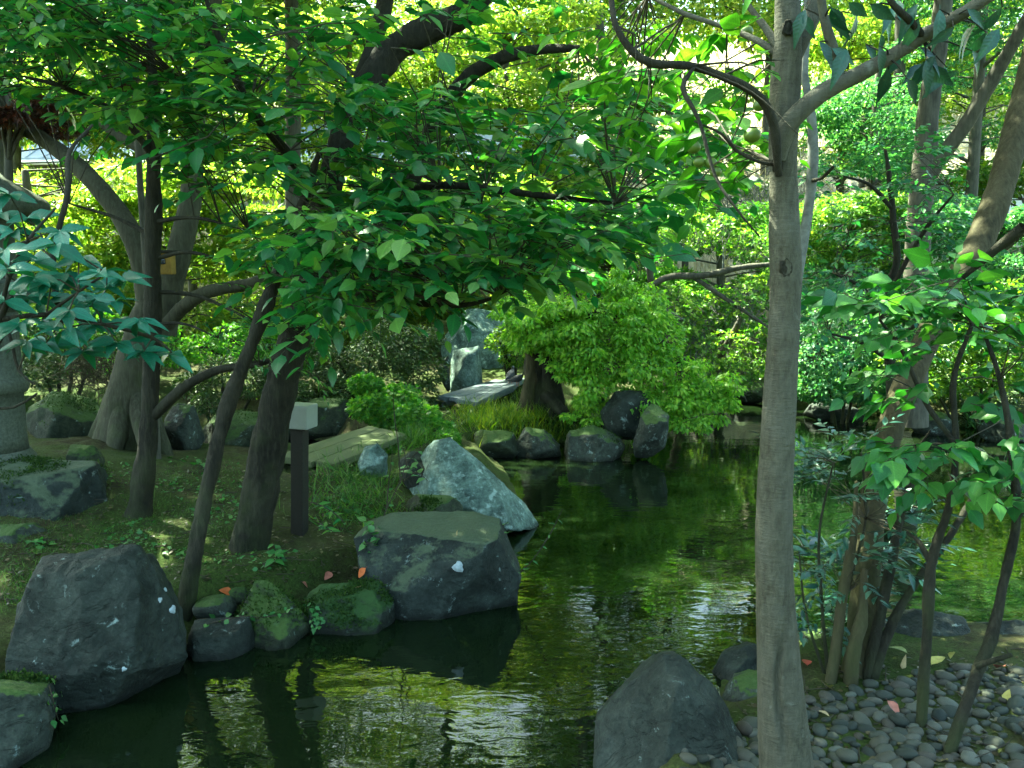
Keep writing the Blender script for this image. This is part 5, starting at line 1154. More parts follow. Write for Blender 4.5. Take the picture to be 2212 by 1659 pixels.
q = np.array(polyground([(0, 1020), (700, 1010), (860, 1100), (800, 1250), (540, 1270), (380, 1260), (0, 1320)], 260) + polyground([(1580, 1500), (1900, 1420), (2212, 1400), (2212, 1659), (1600, 1659)], 60)); q[:, 2] = height(q) + .012
e = q + R.normal(size=q.shape) * [.09, .09, .008]
tag(twigs(None, q, e, 0.004, 0.002, M['twig'], 'twig_litter'), 'thin dead twigs scattered on the banks', 'twig litter', kind='stuff')
P = np.array(polyground([(230, 1000), (560, 1000), (680, 1120), (620, 1230), (420, 1250), (380, 1200), (0, 1200), (0, 1040)], 1600)); P = P[vnoise(P * 2.2, 4) > .12]; P[:, 2] = height(P) + .01
tag(leafmass(None, P, R.normal(size=P.shape) * [1, 1, .3], UP + .5 * R.normal(size=P.shape), 0.02 + .03 * R.random(len(P)), HEART, M['vine'][0], 'ground_cover'), 'tiny clover-like ground cover on the dim left bank', 'ground cover', kind='stuff')

# ------------------------------------------------------------------ shrubs behind the stream
def shrub(name, label, base, cl, n, size, mat, tmpl=DIA, flat=0.7, stems=4, bark='bark_thin', cat='shrub', droop=0.25, shell=0.7, group=None, k=1.1):
    C = np.array([at(a, b_, y_) for a, b_, y_, r_ in cl]); rr = np.array([r_ / FPX * y_ for a, b_, y_, r_ in cl])
    root = thing(name, label, cat, base, group)
    P, D, N, S = blobs(C, rr * k, n, size, droop, flat, shell)
    leafmass(root, P, D, N, S, tmpl, mat)
    B = np.asarray(base, float); sk = []
    for j in range(stems):
        c = C[int(j * len(C) / stems)]
        q = (B + c) / 2 + np.array([random.uniform(-.1, .1), 0, 0.1])
        o, s_ = limb(root, 'stem', [B + [random.uniform(-.08, .08), random.uniform(-.08, .08), -.1], q, c], [0.03, 0.022, 0.012], M[bark], 8, 0.1, 0.05, 5, world=True); sk.append(s_)
    attach(root, sk, C, M[bark], 0.014, 0.006)
    return root
def base_at(px, Y):
    x = (px - CX) / FPX * Y; return (x, Y, hz(x, Y))
shrub('clipped_shrub', 'rounded dark olive shrub behind the stream right of the thick leaning trunk', base_at(780, 13.2), [(690, 830, 13, 55), (740, 790, 13, 60), (800, 770, 13, 60), (860, 760, 13.2, 60), (910, 800, 13.2, 55), (760, 850, 12.8, 55), (830, 840, 12.8, 60), (900, 860, 12.8, 50), (700, 760, 13.4, 45), (830, 720, 13.6, 50), (910, 735, 13.6, 45)], 1300, 0.06, M['hedge'])
shrub('mixed_shrub', 'leafy mid-green shrub overhanging the far end of the mossy plank bridge', base_at(880, 11.0), [(800, 880, 11, 45), (850, 900, 11, 50), (900, 900, 10.8, 50), (940, 930, 10.6, 40), (860, 860, 11.2, 50), (790, 830, 11.3, 35), (960, 950, 10.3, 30)], 900, 0.06, M['maple'], STAR, flat=0.6)
shrub('low_shrub', 'low shrub glowing yellow-green between the forked tree and the leaning trunk', base_at(470, 12.5), [(420, 830, 12.5, 40), (480, 800, 12.5, 45), (540, 830, 12.5, 40), (450, 870, 12.2, 35), (600, 800, 12.8, 45), (630, 850, 12.4, 40)], 900, 0.055, M['hedge'])
shrub('fern_shrub', 'dark shrub behind the stone lantern', base_at(130, 11.5), [(90, 800, 11.5, 50), (160, 770, 11.5, 50), (120, 720, 12, 60), (220, 730, 12, 50), (60, 740, 12, 50)], 800, 0.06, M['hedge'])
shrub('low_shrub', 'low olive shrub in the gap between the leaning trunks', base_at(560, 13.6), [(500, 730, 13.6, 45), (560, 710, 13.6, 50), (620, 720, 13.6, 50), (680, 710, 13.6, 45), (540, 770, 13.3, 45), (640, 770, 13.3, 45), (440, 750, 13.6, 45), (380, 760, 13.6, 45)], 700, 0.065, M['maple'])
shrub('low_shrub', 'yellow-green low shrub behind the forked tree at the left', base_at(250, 13.8), [(150, 720, 13.8, 50), (220, 700, 13.8, 50), (280, 720, 13.8, 50), (340, 710, 13.8, 45), (60, 710, 13.8, 50), (10, 740, 13.6, 45), (260, 780, 13.4, 40)], 700, 0.065, M['maple'])
# dry twig heap catching the light behind the lantern
tw = thing('brush_heap', 'heap of dry pale twigs behind the stone lantern', 'twigs', base_at(210, 10.6))
q = np.array([at(210 + random.gauss(0, 45), 800 + random.gauss(0, 22), 10.6 + random.gauss(0, .2)) for _ in range(260)])
twigs(tw, q, q + 0.16 * R.normal(size=q.shape), 0.006, 0.003, M['bark_lean'])
shrub('round_shrub', 'small rounded green shrub between the big boulder face and the maple trunk', base_at(1105, 14.8), [(1080, 740, 14.8, 30), (1110, 770, 14.8, 30), (1100, 720, 15, 30), (1120, 690, 15.2, 28)], 700, 0.06, M['far_green'])
# far shore, right of the smooth trunk
shrub('shore_shrub', 'dark shrub on the far shore right of the smooth trunk', base_at(1830, 14.6), [(1760, 790, 14.6, 50), (1830, 780, 14.6, 60), (1900, 800, 14.4, 55), (1790, 720, 15, 60), (1870, 700, 15, 60), (1820, 840, 14.2, 45), (1900, 850, 14, 40), (1750, 840, 14.4, 35)], 1000, 0.07, M['far_teal'])
shrub('shore_shrub', 'dense dark shrub on the right shore behind the leaning trunk', base_at(2110, 13.4), [(2010, 800, 13.4, 55), (2090, 780, 13.4, 60), (2170, 790, 13.4, 60), (2230, 820, 13.2, 50), (2050, 720, 13.8, 60), (2150, 700, 13.8, 65), (2230, 700, 13.8, 60), (2060, 850, 13, 40), (2150, 860, 12.9, 40)], 1000, 0.07, M['hedge'])
shrub('bushy_shrub', 'mid-green bushy shrub filling the right shore above the strap leaves', base_at(2150, 12.4), [(1960, 760, 12.4, 60), (2040, 740, 12.4, 65), (2120, 730, 12.4, 65), (2200, 740, 12.4, 65), (1990, 690, 12.8, 60), (2090, 660, 12.8, 65), (2180, 650, 12.8, 65), (2240, 690, 12.6, 60), (2150, 800, 12.1, 55), (2060, 820, 12.1, 50), (1980, 840, 12.0, 45)], 900, 0.075, M['far_green'])
shrub('bushy_shrub', 'green bushy shrub overhanging the water between the smooth and leaning trunks', base_at(1820, 13.4), [(1750, 690, 13.4, 60), (1820, 660, 13.4, 60), (1890, 680, 13.4, 60), (1770, 770, 13.0, 55), (1850, 750, 13.0, 60), (1910, 770, 13.0, 50), (1790, 840, 12.8, 45), (1870, 840, 12.8, 45)], 900, 0.075, M['far_teal'])
bare = thing('bare_shrub', 'leafless pale grey twiggy shrub on the far shore by the smooth trunk', 'shrub', base_at(1760, 13.6))
q0 = np.array([at(1740, 800, 13.6)] * 40); q1_ = np.array([at(random.uniform(1735, 1860), random.uniform(600, 780), 13.4 + random.random()) for _ in range(40)])
twigs(bare, q0, q1_, 0.010, 0.005, M['twig_grey'], 'branches')
q2 = np.repeat(q1_, 8, 0) - (np.repeat(q1_, 8, 0) - np.repeat(q0, 8, 0)) * (0.4 * R.random((320, 1))); twigs(bare, q2, q2 + 0.20 * R.normal(size=q2.shape) + [0.08, 0, .1], 0.004, 0.002, M['twig_grey'])
bare = thing('bare_shrub', 'leafless grey twiggy thicket higher up behind the smooth trunk', 'shrub', base_at(1640, 18.5))
q0 = np.array([at(random.uniform(1560, 1720), 560, 18.5) for _ in range(50)]); q1_ = np.array([at(random.uniform(1500, 1800), random.uniform(300, 430), 18 + 1.5 * random.random()) for _ in range(50)])
twigs(bare, q0, q1_, 0.014, 0.006, M['twig_grey'], 'branches')
q2 = np.repeat(q1_, 10, 0) - (np.repeat(q1_, 10, 0) - np.repeat(q0, 10, 0)) * (0.6 * R.random((500, 1))); twigs(bare, q2, q2 + 0.35 * R.normal(size=q2.shape) + [0.05, 0, .15], 0.006, 0.003, M['twig_grey'])
# strap-leaved clumps on the right shore
for lab, px, py, Y, n in [('arching strap-leaved clump at the right shore behind the thin stems', 2190, 900, 12.3, 120), ('strap-leaved clump behind the leaning trunk on the right shore', 2075, 895, 12.6, 110), ('small strap-leaved clump under the dark shrub between the shore rocks', 2130, 880, 12.9, 80)]:
    b = base_at(px, Y); root = thing('strap_leaf_plant', lab, 'plant', b, 'strap-leaved plants on the shore')
    base = np.array(b) + 0.08 * R.normal(size=(n, 3)) * [1, 1, 0]; D = UP * 1.0 + .55 * R.normal(size=(n, 3)) * [1, 1, .2]
    leafmass(root, base, D, UP * .2 + nrm(D * [-1, -1, 0] + 1e-3), 0.4 + .35 * R.random(n), blade(0.018, 0.75), M['strap'])

# ------------------------------------------------------------------ background trees
def bgtree(name, label, px, Y, cl, n, size, mat, tmpl=DIA2, trunk=(0.14, 0.06), top=None, flat=0.45, group='trees behind the pond', droop=0.3, lean=0.0, bark='bark_far', k=1.1):
    b = base_at(px, Y); root = thing(name, label, 'tree', b, group)
    C = np.array([at(a, b_, y_) for a, b_, y_, r_ in cl]); rr = np.array([r_ / FPX * y_ for a, b_, y_, r_ in cl])
    zt = top or C[:, 2].max(); cx_ = C[:, 0].mean() * 0.5 + b[0] * 0.5
    o, s_ = limb(root, 'trunk', [(b[0], Y, b[2] - .2), (b[0] + (cx_ - b[0]) * .2 + lean * .3, Y, b[2] + (zt - b[2]) * .35), (b[0] + (cx_ - b[0]) * .6 + lean * .7, Y, b[2] + (zt - b[2]) * .7), (cx_ + lean, Y, zt)], [trunk[0], trunk[0] * .85, (trunk[0] + trunk[1]) / 2, trunk[1]], M[bark], 12, 0.25, 0.06, 7, world=True)
    P, D, N, S = blobs(C, rr * k, n, size, droop, flat, 0.6)
    leafmass(root, P, D, N, S, tmpl, mat)
    S_ = spline(s_, .3)
    for j in range(min(7, len(C))):
        c = C[int(j * len(C) / min(7, len(C)))]; a = S_[np.argmin(np.linalg.norm(S_ - (c - [0, 0, .5]), axis=1))]
        limb(root, 'branch', [a, (a + c) / 2 + [0, 0, .1], c], [trunk[1] * .8, trunk[1] * .5, trunk[1] * .2], M[bark], 7, 0.25, 0.05, 3, world=True)
    attach(root, [s_], C, M[bark], 0.02, 0.008)
    return root
def cloud(x0, x1, y0, y1, Y0, Y1, n, r0, r1):
    return [(random.uniform(x0, x1), random.uniform(y0, y1), random.uniform(Y0, Y1), random.uniform(r0, r1)) for _ in range(n)]
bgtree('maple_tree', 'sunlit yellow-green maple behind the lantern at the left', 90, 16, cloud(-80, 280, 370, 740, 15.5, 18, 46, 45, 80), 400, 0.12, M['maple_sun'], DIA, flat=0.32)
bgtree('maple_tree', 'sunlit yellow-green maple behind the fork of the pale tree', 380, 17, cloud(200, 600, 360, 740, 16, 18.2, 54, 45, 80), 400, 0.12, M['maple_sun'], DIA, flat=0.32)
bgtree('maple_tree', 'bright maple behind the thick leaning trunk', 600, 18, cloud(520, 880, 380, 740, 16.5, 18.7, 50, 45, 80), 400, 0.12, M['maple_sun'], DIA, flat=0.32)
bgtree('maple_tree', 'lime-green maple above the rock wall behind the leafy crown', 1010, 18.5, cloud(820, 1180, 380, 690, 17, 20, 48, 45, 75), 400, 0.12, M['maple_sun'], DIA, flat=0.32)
bgtree('maple_tree', 'soft green maple above the maple dome at the centre', 1330, 19, cloud(1130, 1480, 390, 640, 17, 19.5, 30, 45, 75), 330, 0.13, M['maple'], STAR, flat=0.32)
bgtree('tall_tree', 'tall sunlit tree at the top left corner', 60, 29, cloud(-100, 330, -450, 250, 27, 31, 50, 60, 110), 420, 0.19, M['far_green'], trunk=(0.22, 0.1))
bgtree('tall_tree', 'tall tree with straight trunk behind the crown left of centre', 630, 29, cloud(330, 760, -560, 250, 27, 31, 90, 60, 110), 420, 0.19, M['maple_sun'], trunk=(0.2, 0.1))
bgtree('tall_tree', 'tall yellow-lit tree behind the thick curved limb at the top', 940, 29, cloud(740, 1220, -600, 240, 27, 31, 90, 60, 105), 420, 0.19, M['maple_sun'], trunk=(0.2, 0.1))
bgtree('tall_tree', 'pale thinly leaved tree before the straw slope at the top centre', 1330, 29, cloud(1160, 1580, -600, 90, 27, 31, 60, 60, 100), 420, 0.19, M['far_green'], trunk=(0.15, 0.07))
bgtree('tall_tree', 'sunlit tree behind the smooth trunk at the top', 1640, 29, cloud(1500, 1920, -600, 130, 27, 31, 60, 60, 100), 420, 0.19, M['maple_sun'], trunk=(0.15, 0.07))
bgtree('conifer_tree', 'lacy blue-green tree between the smooth trunk and the upright trunk', 1860, 17.5, cloud(1750, 2010, 170, 440, 16.5, 19, 28, 40, 65), 600, 0.085, M['far_teal'], trunk=(0.12, 0.05))
bgtree('conifer_tree', 'blue-green tree behind the upright trunk at the top right', 2080, 18.5, cloud(1950, 2300, -200, 330, 17, 20, 34, 40, 70), 520, 0.09, M['far_teal'], trunk=(0.14, 0.06))
bgtree('conifer_tree', 'dark green tree at the right edge below the bright gap', 2170, 16, cloud(2010, 2320, 430, 680, 14.5, 17, 32, 45, 75), 800, 0.08, M['far_teal'], trunk=(0.12, 0.05))
bgtree('light_green_tree', 'light yellow-green low tree right of the smooth trunk', 1830, 16.2, cloud(1740, 1970, 430, 570, 15.5, 17, 20, 38, 60), 900, 0.075, M['azalea'], trunk=(0.1, 0.04))
bgtree('dark_shrub_tree', 'shaded blue-green tree standing low behind the shore shrubs', 1850, 16.8, cloud(1720, 1970, 570, 740, 15.8, 17.2, 22, 40, 65), 800, 0.075, M['far_teal'], trunk=(0.1, 0.04))
bgtree('light_green_tree', 'green shrubby tree above the far shore left of the smooth trunk', 1560, 17.5, cloud(1390, 1690, 380, 740, 16.3, 18, 34, 40, 65), 800, 0.075, M['maple'], trunk=(0.1, 0.04))
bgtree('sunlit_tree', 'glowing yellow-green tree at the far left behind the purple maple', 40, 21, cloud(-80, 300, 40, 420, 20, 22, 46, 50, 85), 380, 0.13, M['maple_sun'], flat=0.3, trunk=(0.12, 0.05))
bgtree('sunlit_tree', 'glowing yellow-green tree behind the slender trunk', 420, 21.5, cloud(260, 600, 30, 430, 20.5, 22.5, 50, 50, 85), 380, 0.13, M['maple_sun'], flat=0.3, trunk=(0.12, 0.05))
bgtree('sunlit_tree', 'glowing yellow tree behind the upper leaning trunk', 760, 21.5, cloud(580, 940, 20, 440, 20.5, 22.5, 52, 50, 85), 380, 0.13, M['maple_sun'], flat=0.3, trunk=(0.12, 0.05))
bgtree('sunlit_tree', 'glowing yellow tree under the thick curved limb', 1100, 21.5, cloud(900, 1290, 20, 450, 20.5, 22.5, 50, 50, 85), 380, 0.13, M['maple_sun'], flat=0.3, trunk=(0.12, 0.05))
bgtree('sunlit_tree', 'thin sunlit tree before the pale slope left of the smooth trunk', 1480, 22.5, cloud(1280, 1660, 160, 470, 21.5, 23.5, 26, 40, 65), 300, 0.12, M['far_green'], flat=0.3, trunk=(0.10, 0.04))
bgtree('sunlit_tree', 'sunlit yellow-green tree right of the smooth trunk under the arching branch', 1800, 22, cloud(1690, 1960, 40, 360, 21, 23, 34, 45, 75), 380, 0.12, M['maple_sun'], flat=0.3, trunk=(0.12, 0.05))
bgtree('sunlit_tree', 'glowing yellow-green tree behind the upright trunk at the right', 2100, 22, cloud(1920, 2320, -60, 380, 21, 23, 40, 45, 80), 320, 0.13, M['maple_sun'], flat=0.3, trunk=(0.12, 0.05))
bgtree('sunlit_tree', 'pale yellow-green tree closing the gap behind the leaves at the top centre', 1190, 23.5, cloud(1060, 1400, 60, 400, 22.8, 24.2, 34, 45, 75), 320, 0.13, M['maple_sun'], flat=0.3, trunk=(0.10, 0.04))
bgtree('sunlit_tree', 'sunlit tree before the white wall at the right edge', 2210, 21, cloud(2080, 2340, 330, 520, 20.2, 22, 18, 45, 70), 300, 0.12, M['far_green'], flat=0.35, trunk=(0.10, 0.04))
bgtree('hillside_tree', 'green tree on the slope behind the house at the upper left', 300, 36, cloud(-250, 700, -200, 240, 34, 40, 40, 70, 120), 450, 0.25, M['far_green'], trunk=(0.25, 0.12))
bgtree('hillside_tree', 'green tree high on the slope at the upper right', 2050, 34, cloud(1800, 2400, -200, 320, 31, 37, 30, 70, 110), 450, 0.25, M['far_green'], trunk=(0.25, 0.12))
bgtree('red_maple', 'dark purple-leaved maple branch at the upper left edge', 20, 9.6, cloud(-60, 140, 215, 285, 9, 10.2, 9, 28, 50), 300, 0.08, M['maple_red'], PALM, trunk=(0.06, 0.03), flat=0.35)
bgtree('red_maple', 'reddish maple sprig among the green leaves at the upper left', 326, 8.2, cloud(200, 310, 90, 200, 7.8, 8.6, 5, 16, 28), 160, 0.06, M['maple_red'], PALM, trunk=(0.04, 0.02), flat=0.4)
# tall background trees; their unseen crowns are added above the picture for shade
def canopy(name, label, px, Y, C, n, rad=1.7, trunk=(0.16, 0.09)):
    b = base_at(px, Y); root = thing(name, label, 'tree', b, 'tall trunks in the background'); C = np.array(C, float)
    top = C.mean(0); o, s_ = limb(root, 'trunk', [(b[0], Y, b[2] - .2), (b[0] + .05, Y, b[2] + 3), (b[0] + .1, Y, b[2] + 6), (b[0] * .7 + top[0] * .3, Y, max(9.0, top[2]))], [trunk[0], trunk[0] * .85, trunk[0] * .75, trunk[1]], M['bark_far'], 14, 0.2, 0.07, 9, world=True)
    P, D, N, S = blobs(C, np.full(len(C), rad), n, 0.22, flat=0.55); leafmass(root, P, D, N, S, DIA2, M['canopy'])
    attach(root, [s_], C, M['bark_far'], 0.05, 0.02, name='branches')
grid = lambda xs_, ys_, z: [(x_ + random.uniform(-.5, .5), y_ + random.uniform(-.5, .5), z + 0.16 * (y_ - 14) + random.uniform(-.3, 1.4)) for x_ in xs_ for y_ in ys_]
canopy('tall_background_tree', 'straight dark background trunk left of the thick curved limb', 636, 15.5, grid(np.arange(-8.5, -3.2, 1.75), np.arange(12.5, 18.8, 1.7), 8.8) + grid(np.arange(-2.6, -0.4, 1.7), np.arange(12.5, 16.2, 1.7), 8.8), 800)
canopy('tall_background_tree', 'pale background trunk at the left edge behind the purple maple', 2, 13.5, grid(np.arange(-15.5, -9.5, 1.8), np.arange(8.5, 16.5, 1.8), 8.6), 1100)
canopy('tall_background_tree', 'background trunk behind the leafy crown right of centre', 1290, 22, grid(np.arange(-1, 2.5, 1.9), np.arange(22.5, 24.5, 1.9), 11.0), 480)
canopy('tall_background_tree', 'slim background trunk behind the blue-green tree right of the smooth trunk', 1905, 20, grid(np.arange(7, 10.5, 1.9), np.arange(18.5, 22.5, 1.9), 9.8), 600)

# ------------------------------------------------------------------ house with pale roof and wall glimpsed through the trees
HO = thing('garden_house', 'long pale house with blue-grey metal roof glimpsed through the trees at left', 'house', (-7.5, 27, hz(-7.5, 27) - .5))
bz = float(HO.location.z)
def hbox(nm, x0, x1, y0, y1, z0, z1, mat, par=HO):
    V = [(x, y, z) for z in (z0, z1) for y in (y0, y1) for x in (x0, x1)]
    F = [(0, 2, 3, 1), (4, 5, 7, 6), (0, 1, 5, 4), (2, 6, 7, 3), (0, 4, 6, 2), (1, 3, 7, 5)]
    return link(nm, npmesh(nm, V, F), par, mat)
wall_top = at(500, 352, 25.5)[2]
hbox('wall', -15.5, 1.5, 26, 31, bz - 1, wall_top, M['house_wall'])
V = []; zz0, zz1 = wall_top - .02, wall_top + 1.5
ys_ = [25.4, 28.5, 31.6]
V = [(-16.2, 25.3, zz0), (2.2, 25.3, zz0), (2.2, 28.5, zz1), (-16.2, 28.5, zz1), (-16.2, 31.7, zz0), (2.2, 31.7, zz0)]
V2 = [(x, y, z + .14) for x, y, z in V]
me = bpy.data.meshes.new('roof'); me.from_pydata(V + V2, [], [(6, 7, 8, 9), (9, 8, 11, 10), (3, 2, 1, 0), (4, 5, 2, 3), (0, 1, 7, 6), (4, 10, 11, 5), (0, 6, 9, 3), (3, 9, 10, 4), (1, 2, 8, 7), (2, 5, 11, 8)])
rf = link('roof', me, HO, M['roof'])
for k in range(37):
    x = -16.1 + 0.507 * k
    V, F, T3 = tube_geo([(x, 25.32, zz0 + .15), (x, 28.5, zz1 + .15)], [0.03, 0.03], 5, 1.0); link('roof_seam', npmesh('roof_seam', V, np.concatenate([F[:, [0, 1, 2]], F[:, [0, 2, 3]], T3]), True), rf, M['roof'])
hbox('gutter', -16.2, 2.2, 25.2, 25.3, zz0 - .05, zz0 + .07, M['wall'])
for k in range(5):
    x = -14 + 3.2 * k
    wd_ = hbox('window', x, x + 1.5, 25.96, 26.02, wall_top - 1.9, wall_top - .8, M['glass'])
    hbox('window_frame', x - .08, x + 1.58, 25.94, 26.0, wall_top - 1.98, wall_top - 1.9, M['wall'], wd_)
# vermilion posts behind the lantern
for k, (px, y0, y1, lab) in enumerate([(103, 470, 640, 'vermilion wooden post behind the stone lantern'), (268, 520, 600, 'short vermilion post behind the fork of the pale tree')]):
    b = base_at(px, 19.2); q = at(px, y0, 19.2)
    rt = thing('vermilion_post', lab, 'post', b)
    V, F, T3 = tube_geo([(b[0], 19.2, b[2] - .1), (b[0], 19.2, q[2])], [0.09, 0.085], 14, 0.5); link('post', npmesh('post', V, np.concatenate([F[:, [0, 1, 2]], F[:, [0, 2, 3]], T3]), True), rt, M['vermilion'])
    me = box_mesh('cap', 0.24, 0.24, 0.08, 0.01); me.materials.append(M['bark_dark']); o = bpy.data.objects.new('cap', me); col.objects.link(o); o.parent = rt; o.location = (0, 0, q[2] - b[2] + .05)
# white wall added to fill the bright gap at the right edge
WL = thing('bright_gap_wall', 'white wall standing for the bright gap in the leaves at the right edge', 'wall', (13.2, 24.5, hz(13.2, 24.5)))
hbox('wall_panel', 9.6, 18, 24.4, 24.7, hz(13, 24.5) - 1, at(2150, 400, 24.5)[2], M['wall'], WL); hbox('wall_coping', 9.5, 18.1, 24.3, 24.8, at(2150, 400, 24.5)[2], at(2150, 388, 24.5)[2], M['stone_lantern'], WL)
# dry straw on the far slope
n = 6000; xs_ = R.uniform(-2, 22, n); ys_ = R.uniform(24, 48, n); P = np.stack([xs_, ys_, height(np.stack([xs_, ys_], 1))], 1)
o = leafmass(None, P, UP + .35 * R.normal(size=P.shape), R.normal(size=P.shape), 0.5 + .6 * R.random(n), blade(0.03, 0.3), M['straw'], 'straw_grass'); tag(o, 'pale dry grass standing on the sunlit far slope', 'grass', kind='stuff')

# ------------------------------------------------------------------ small plants on the banks
def sprig(name, label, base, stems, k, size, tmpl, pair, droop=0.3, cat='plant'):
    root = thing(name, label, cat, base); Ps, Ds, Ns, Ss = [], [], [], []
    for st in stems:
        W = [at(*q) for q in st]; o, s_ = limb(root, 'stem', W, [0.005] + [0.004] * (len(W) - 2) + [0.002], M['twig'], 6, 0.04, 0.03, 2, world=True)
        S_ = spline(s_, 0.02)
        for j in range(k):
            q = S_[int((0.25 + 0.75 * (j + .5) / k) * (len(S_) - 1))]; th = 2.4 * j + random.random()
            Ps.append(q); Ds.append((math.cos(th), .8 * math.sin(th), random.uniform(-.3, .4) - droop * .3)); Ns.append((.3 * random.gauss(0, 1), -.4 + .3 * random.gauss(0, 1), 1)); Ss.append(size * random.uniform(.6, 1.25))
    leaves(root, np.array(Ps), np.array(Ds), np.array(Ns), np.array(Ss), tmpl, pair, 300); return root
sprig('waterside_plant', 'thin arching leafy stem leaning out over the water right of the flat-topped stone', gz(1100, 1260, .1), [[(1098, 1262, 6.0), (1150, 1210, 5.9), (1190, 1150, 5.85), (1215, 1100, 5.8)], [(1100, 1265, 6.0), (1120, 1235, 5.9), (1135, 1225, 5.9)]], 12, 0.05, NARROW, M['vine'])
sprig('fern_tuft', 'small bright fern-like tuft at the right foot of the flat-topped stone', gz(1100, 1280, .05), [[(1098, 1280, 5.9), (1105, 1250, 5.85), (1120, 1232, 5.8)], [(1100, 1282, 5.9), (1115, 1260, 5.85), (1128, 1258, 5.8)], [(1098, 1270, 5.9), (1102, 1230, 5.85)]], 9, 0.04, NARROW, M['vine'])
sprig('rock_fern', 'light green sprig on the back edge of the flat-topped stone', at(1075, 1160, 6.3), [[(1060, 1165, 6.3), (1080, 1140, 6.3), (1098, 1128, 6.3)], [(1062, 1165, 6.3), (1085, 1150, 6.25), (1105, 1150, 6.2)]], 10, 0.045, NARROW, M['vine'])
sprig('twiggy_sapling', 'dark bare-stemmed sapling standing in the grass before the mossy plank bridge', on(800, 1180), [[(800, 1190, 6.3), (835, 1100, 6.3), (865, 1040, 6.3), (880, 1000, 6.3), (930, 950, 6.2)], [(865, 1040, 6.3), (860, 960, 6.3), (852, 900, 6.3), (850, 850, 6.3)], [(880, 1010, 6.3), (870, 960, 6.3)], [(835, 1100, 6.3), (840, 1040, 6.3), (848, 980, 6.3)]], 3, 0.05, OVATE, M['vine'])
sprig('broad_leaf_plant', 'broad pale green leaves hanging beside the pale boulder', on(870, 1030), [[(870, 1040, 7.0), (890, 1000, 6.9), (910, 1000, 6.8)], [(872, 1040, 7.0), (900, 1020, 6.8), (925, 1040, 6.7)]], 5, 0.11, CAM, M['vine'])
sprig('broad_leaf_plant', 'heart-leaved weed at the foot of the thick leaning trunk', on(600, 1210), [[(600, 1215, 5.8), (595, 1190, 5.75), (590, 1170, 5.7)], [(602, 1215, 5.8), (612, 1195, 5.75), (625, 1190, 5.7)], [(600, 1215, 5.8), (590, 1205, 5.7)]], 5, 0.07, HEART, M['hydrangea'])
sprig('broad_leaf_plant', 'pale-leaved weed in the soil left of the flat-topped stone', on(800, 1200), [[(798, 1205, 5.9), (806, 1190, 5.85), (815, 1192, 5.8)]], 5, 0.06, HEART, M['vine'])
sprig('large_fern', 'long dark green frond lying beside the lamp post foot', on(740, 1130), [[(672, 1085, 6.2), (700, 1095, 6.1), (730, 1115, 6.05), (748, 1135, 6.0)], [(690, 1130, 6.2), (720, 1150, 6.1)]], 16, 0.075, NARROW, M['oak'])
def vine(label, pixels, n, size, k=60):
    q0, n0 = hit(*pixels[0]); root = thing('creeping_vine', label, 'vine', q0); W = []
    for a, b_ in pixels: q, nn = hit(a, b_); W.append(q + nn * .008)
    limb(root, 'stem', W, [0.003] * len(W), M['twig'], 6, 0.03, 0, 1, world=True)
    Ps, Ds, Ns = [], [], []
    pts = np.array(pixels, float)
    for j in range(n):
        t_ = (j + .5) / n * (len(pts) - 1); i = int(t_); a = pts[i] + (pts[min(i + 1, len(pts) - 1)] - pts[i]) * (t_ - i) + R.normal(size=2) * 7
        q, nn = hit(*a); Ps.append(q + nn * (.01 + .02 * random.random())); Ds.append(R.normal(size=3) * [1, 1, .6] + [0, 0, -.4]); Ns.append(nn + UP * .4 + .3 * R.normal(size=3))
    leaves(root, np.array(Ps), np.array(Ds), np.array(Ns), size * (.6 + .8 * R.random(n)), HEART, M['vine'], 300)
vine('creeper with small leaves crossing the low stones right of the big slate boulder', [(440, 1355), (470, 1345), (520, 1335), (570, 1335), (620, 1325), (660, 1310)], 18, 0.035)
vine('clump of small-leaved creeper between the low stones and the mossy stone', [(665, 1300), (690, 1325), (690, 1350), (670, 1340)], 34, 0.032)
vine('small-leaved creeper hanging between the corner boulder and the slate boulder', [(95, 1465), (105, 1490), (112, 1520), (118, 1545), (125, 1560)], 26, 0.034)
vine('sparse green weeds on the soil behind the big slate boulder', [(60, 1190), (85, 1170), (110, 1180)], 18, 0.05)
vine('small weeds along the far bank between the slender and the leaning trunk', [(370, 990), (430, 1010), (460, 1000), (420, 1020)], 30, 0.06)
vine('leafy weeds beside the grass under the mossy plank bridge', [(700, 1080), (740, 1100), (790, 1120), (820, 1160), (780, 1180)], 40, 0.06)

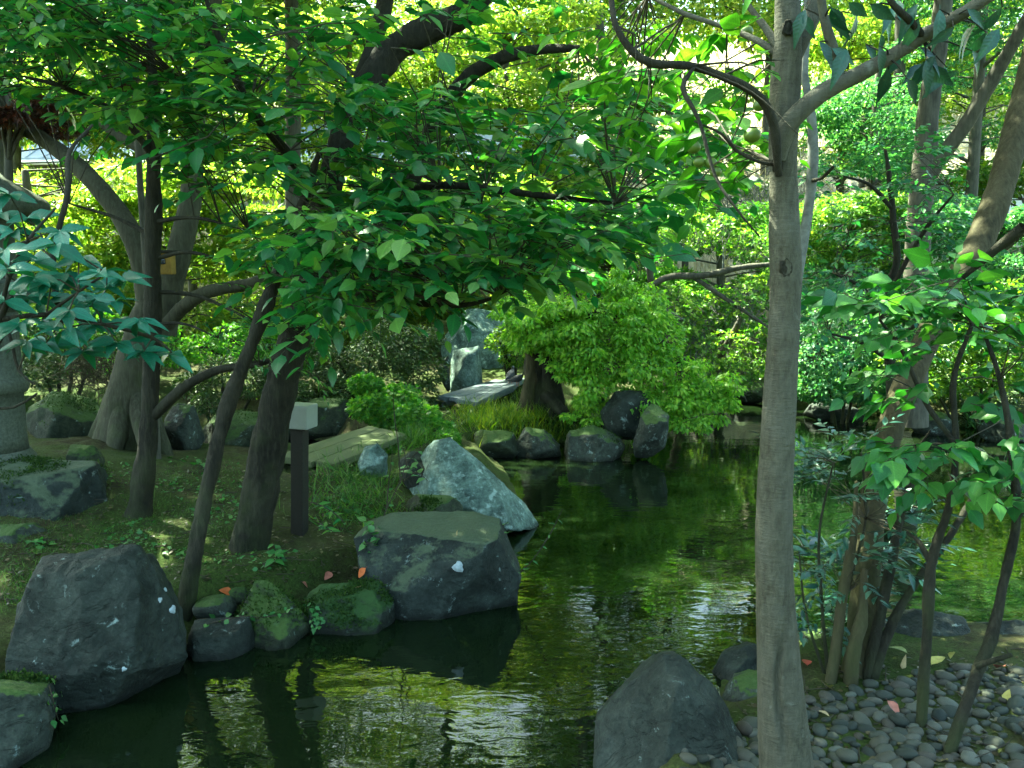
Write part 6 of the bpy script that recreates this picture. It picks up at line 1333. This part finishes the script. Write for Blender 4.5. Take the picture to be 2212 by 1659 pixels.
# ------------------------------------------------------------------ fallen leaves
FL = ovate(0.34, 0.22, 0.10, 0.15, 0.9)
for px, py, s_, mt, lab in [(488, 1280, .095, 'fall_orange', 'curled bright orange fallen leaf on the oval cobble'), (708, 1246, .085, 'fall_pink', 'pinkish fallen leaf on the soil left of the flat-topped stone'), (658, 1266, .06, 'fall_pink', 'small pinkish-brown fallen leaf by the edge of the mossy stone'), (782, 1240, .085, 'fall_orange', 'rusty orange fallen leaf beside the flat-topped stone'), (775, 1272, .06, 'fall_tan', 'tan fallen leaf lying on the moss-flanked flat stone'), (988, 1156, .05, 'fall_tan', 'curled tan leaf on top of the flat-topped stone'),
    (1891, 1398, .075, 'fall_red', 'red fallen leaf by the slab at the mossy stems'), (1938, 1416, .105, 'fall_olive', 'large olive fallen leaf at the back of the pebbles'), (1741, 1443, .08, 'fall_red', 'red fallen leaf right beside the smooth trunk'), (2025, 1439, .10, 'fall_yellow', 'pale yellow fallen leaf on the pebbles right of the upright stem'), (2055, 1427, .06, 'fall_yellow', 'small yellow fallen leaf below the slab'), (1958, 1443, .10, 'fall_tan', 'brown fallen leaf on pebbles left of the upright stem'), (1928, 1543, .085, 'fall_pink', 'pink fallen leaf in the middle of the pebbles'), (2161, 1453, .095, 'fall_pink', 'pinkish-brown fallen leaf near the right edge of the pebbles'), (2175, 1519, .07, 'fall_yellow', 'yellow fallen leaf near the right edge lower on the pebbles'), (1781, 1556, .055, 'fall_tan', 'tan fallen leaf on pebbles close to the smooth trunk'), (1791, 1496, .07, 'fall_yellow', 'yellow fallen leaf at the foot of the mossy stems')]:
    q, nn = hit(px, py); d = R.normal(size=3); nn = nrm(nn + UP * .5 + .15 * R.normal(size=3))
    q = q + nn * (0.035 if px > 1600 else .012)
    D_, B_, N_ = frames(d[None], nn[None]); V = q + s_ * ((FL[0][:, 0:1] - .5) * D_ + FL[0][:, 1:2] * B_ + FL[0][:, 2:3] * N_)
    V = V - q; me = npmesh('fallen_leaf', V, FL[1], True); me.materials.append(M[mt]); o = bpy.data.objects.new('fallen_leaf', me); col.objects.link(o); o.location = [float(x) for x in q]
    tag(o, lab, 'leaf', 'fallen leaves')
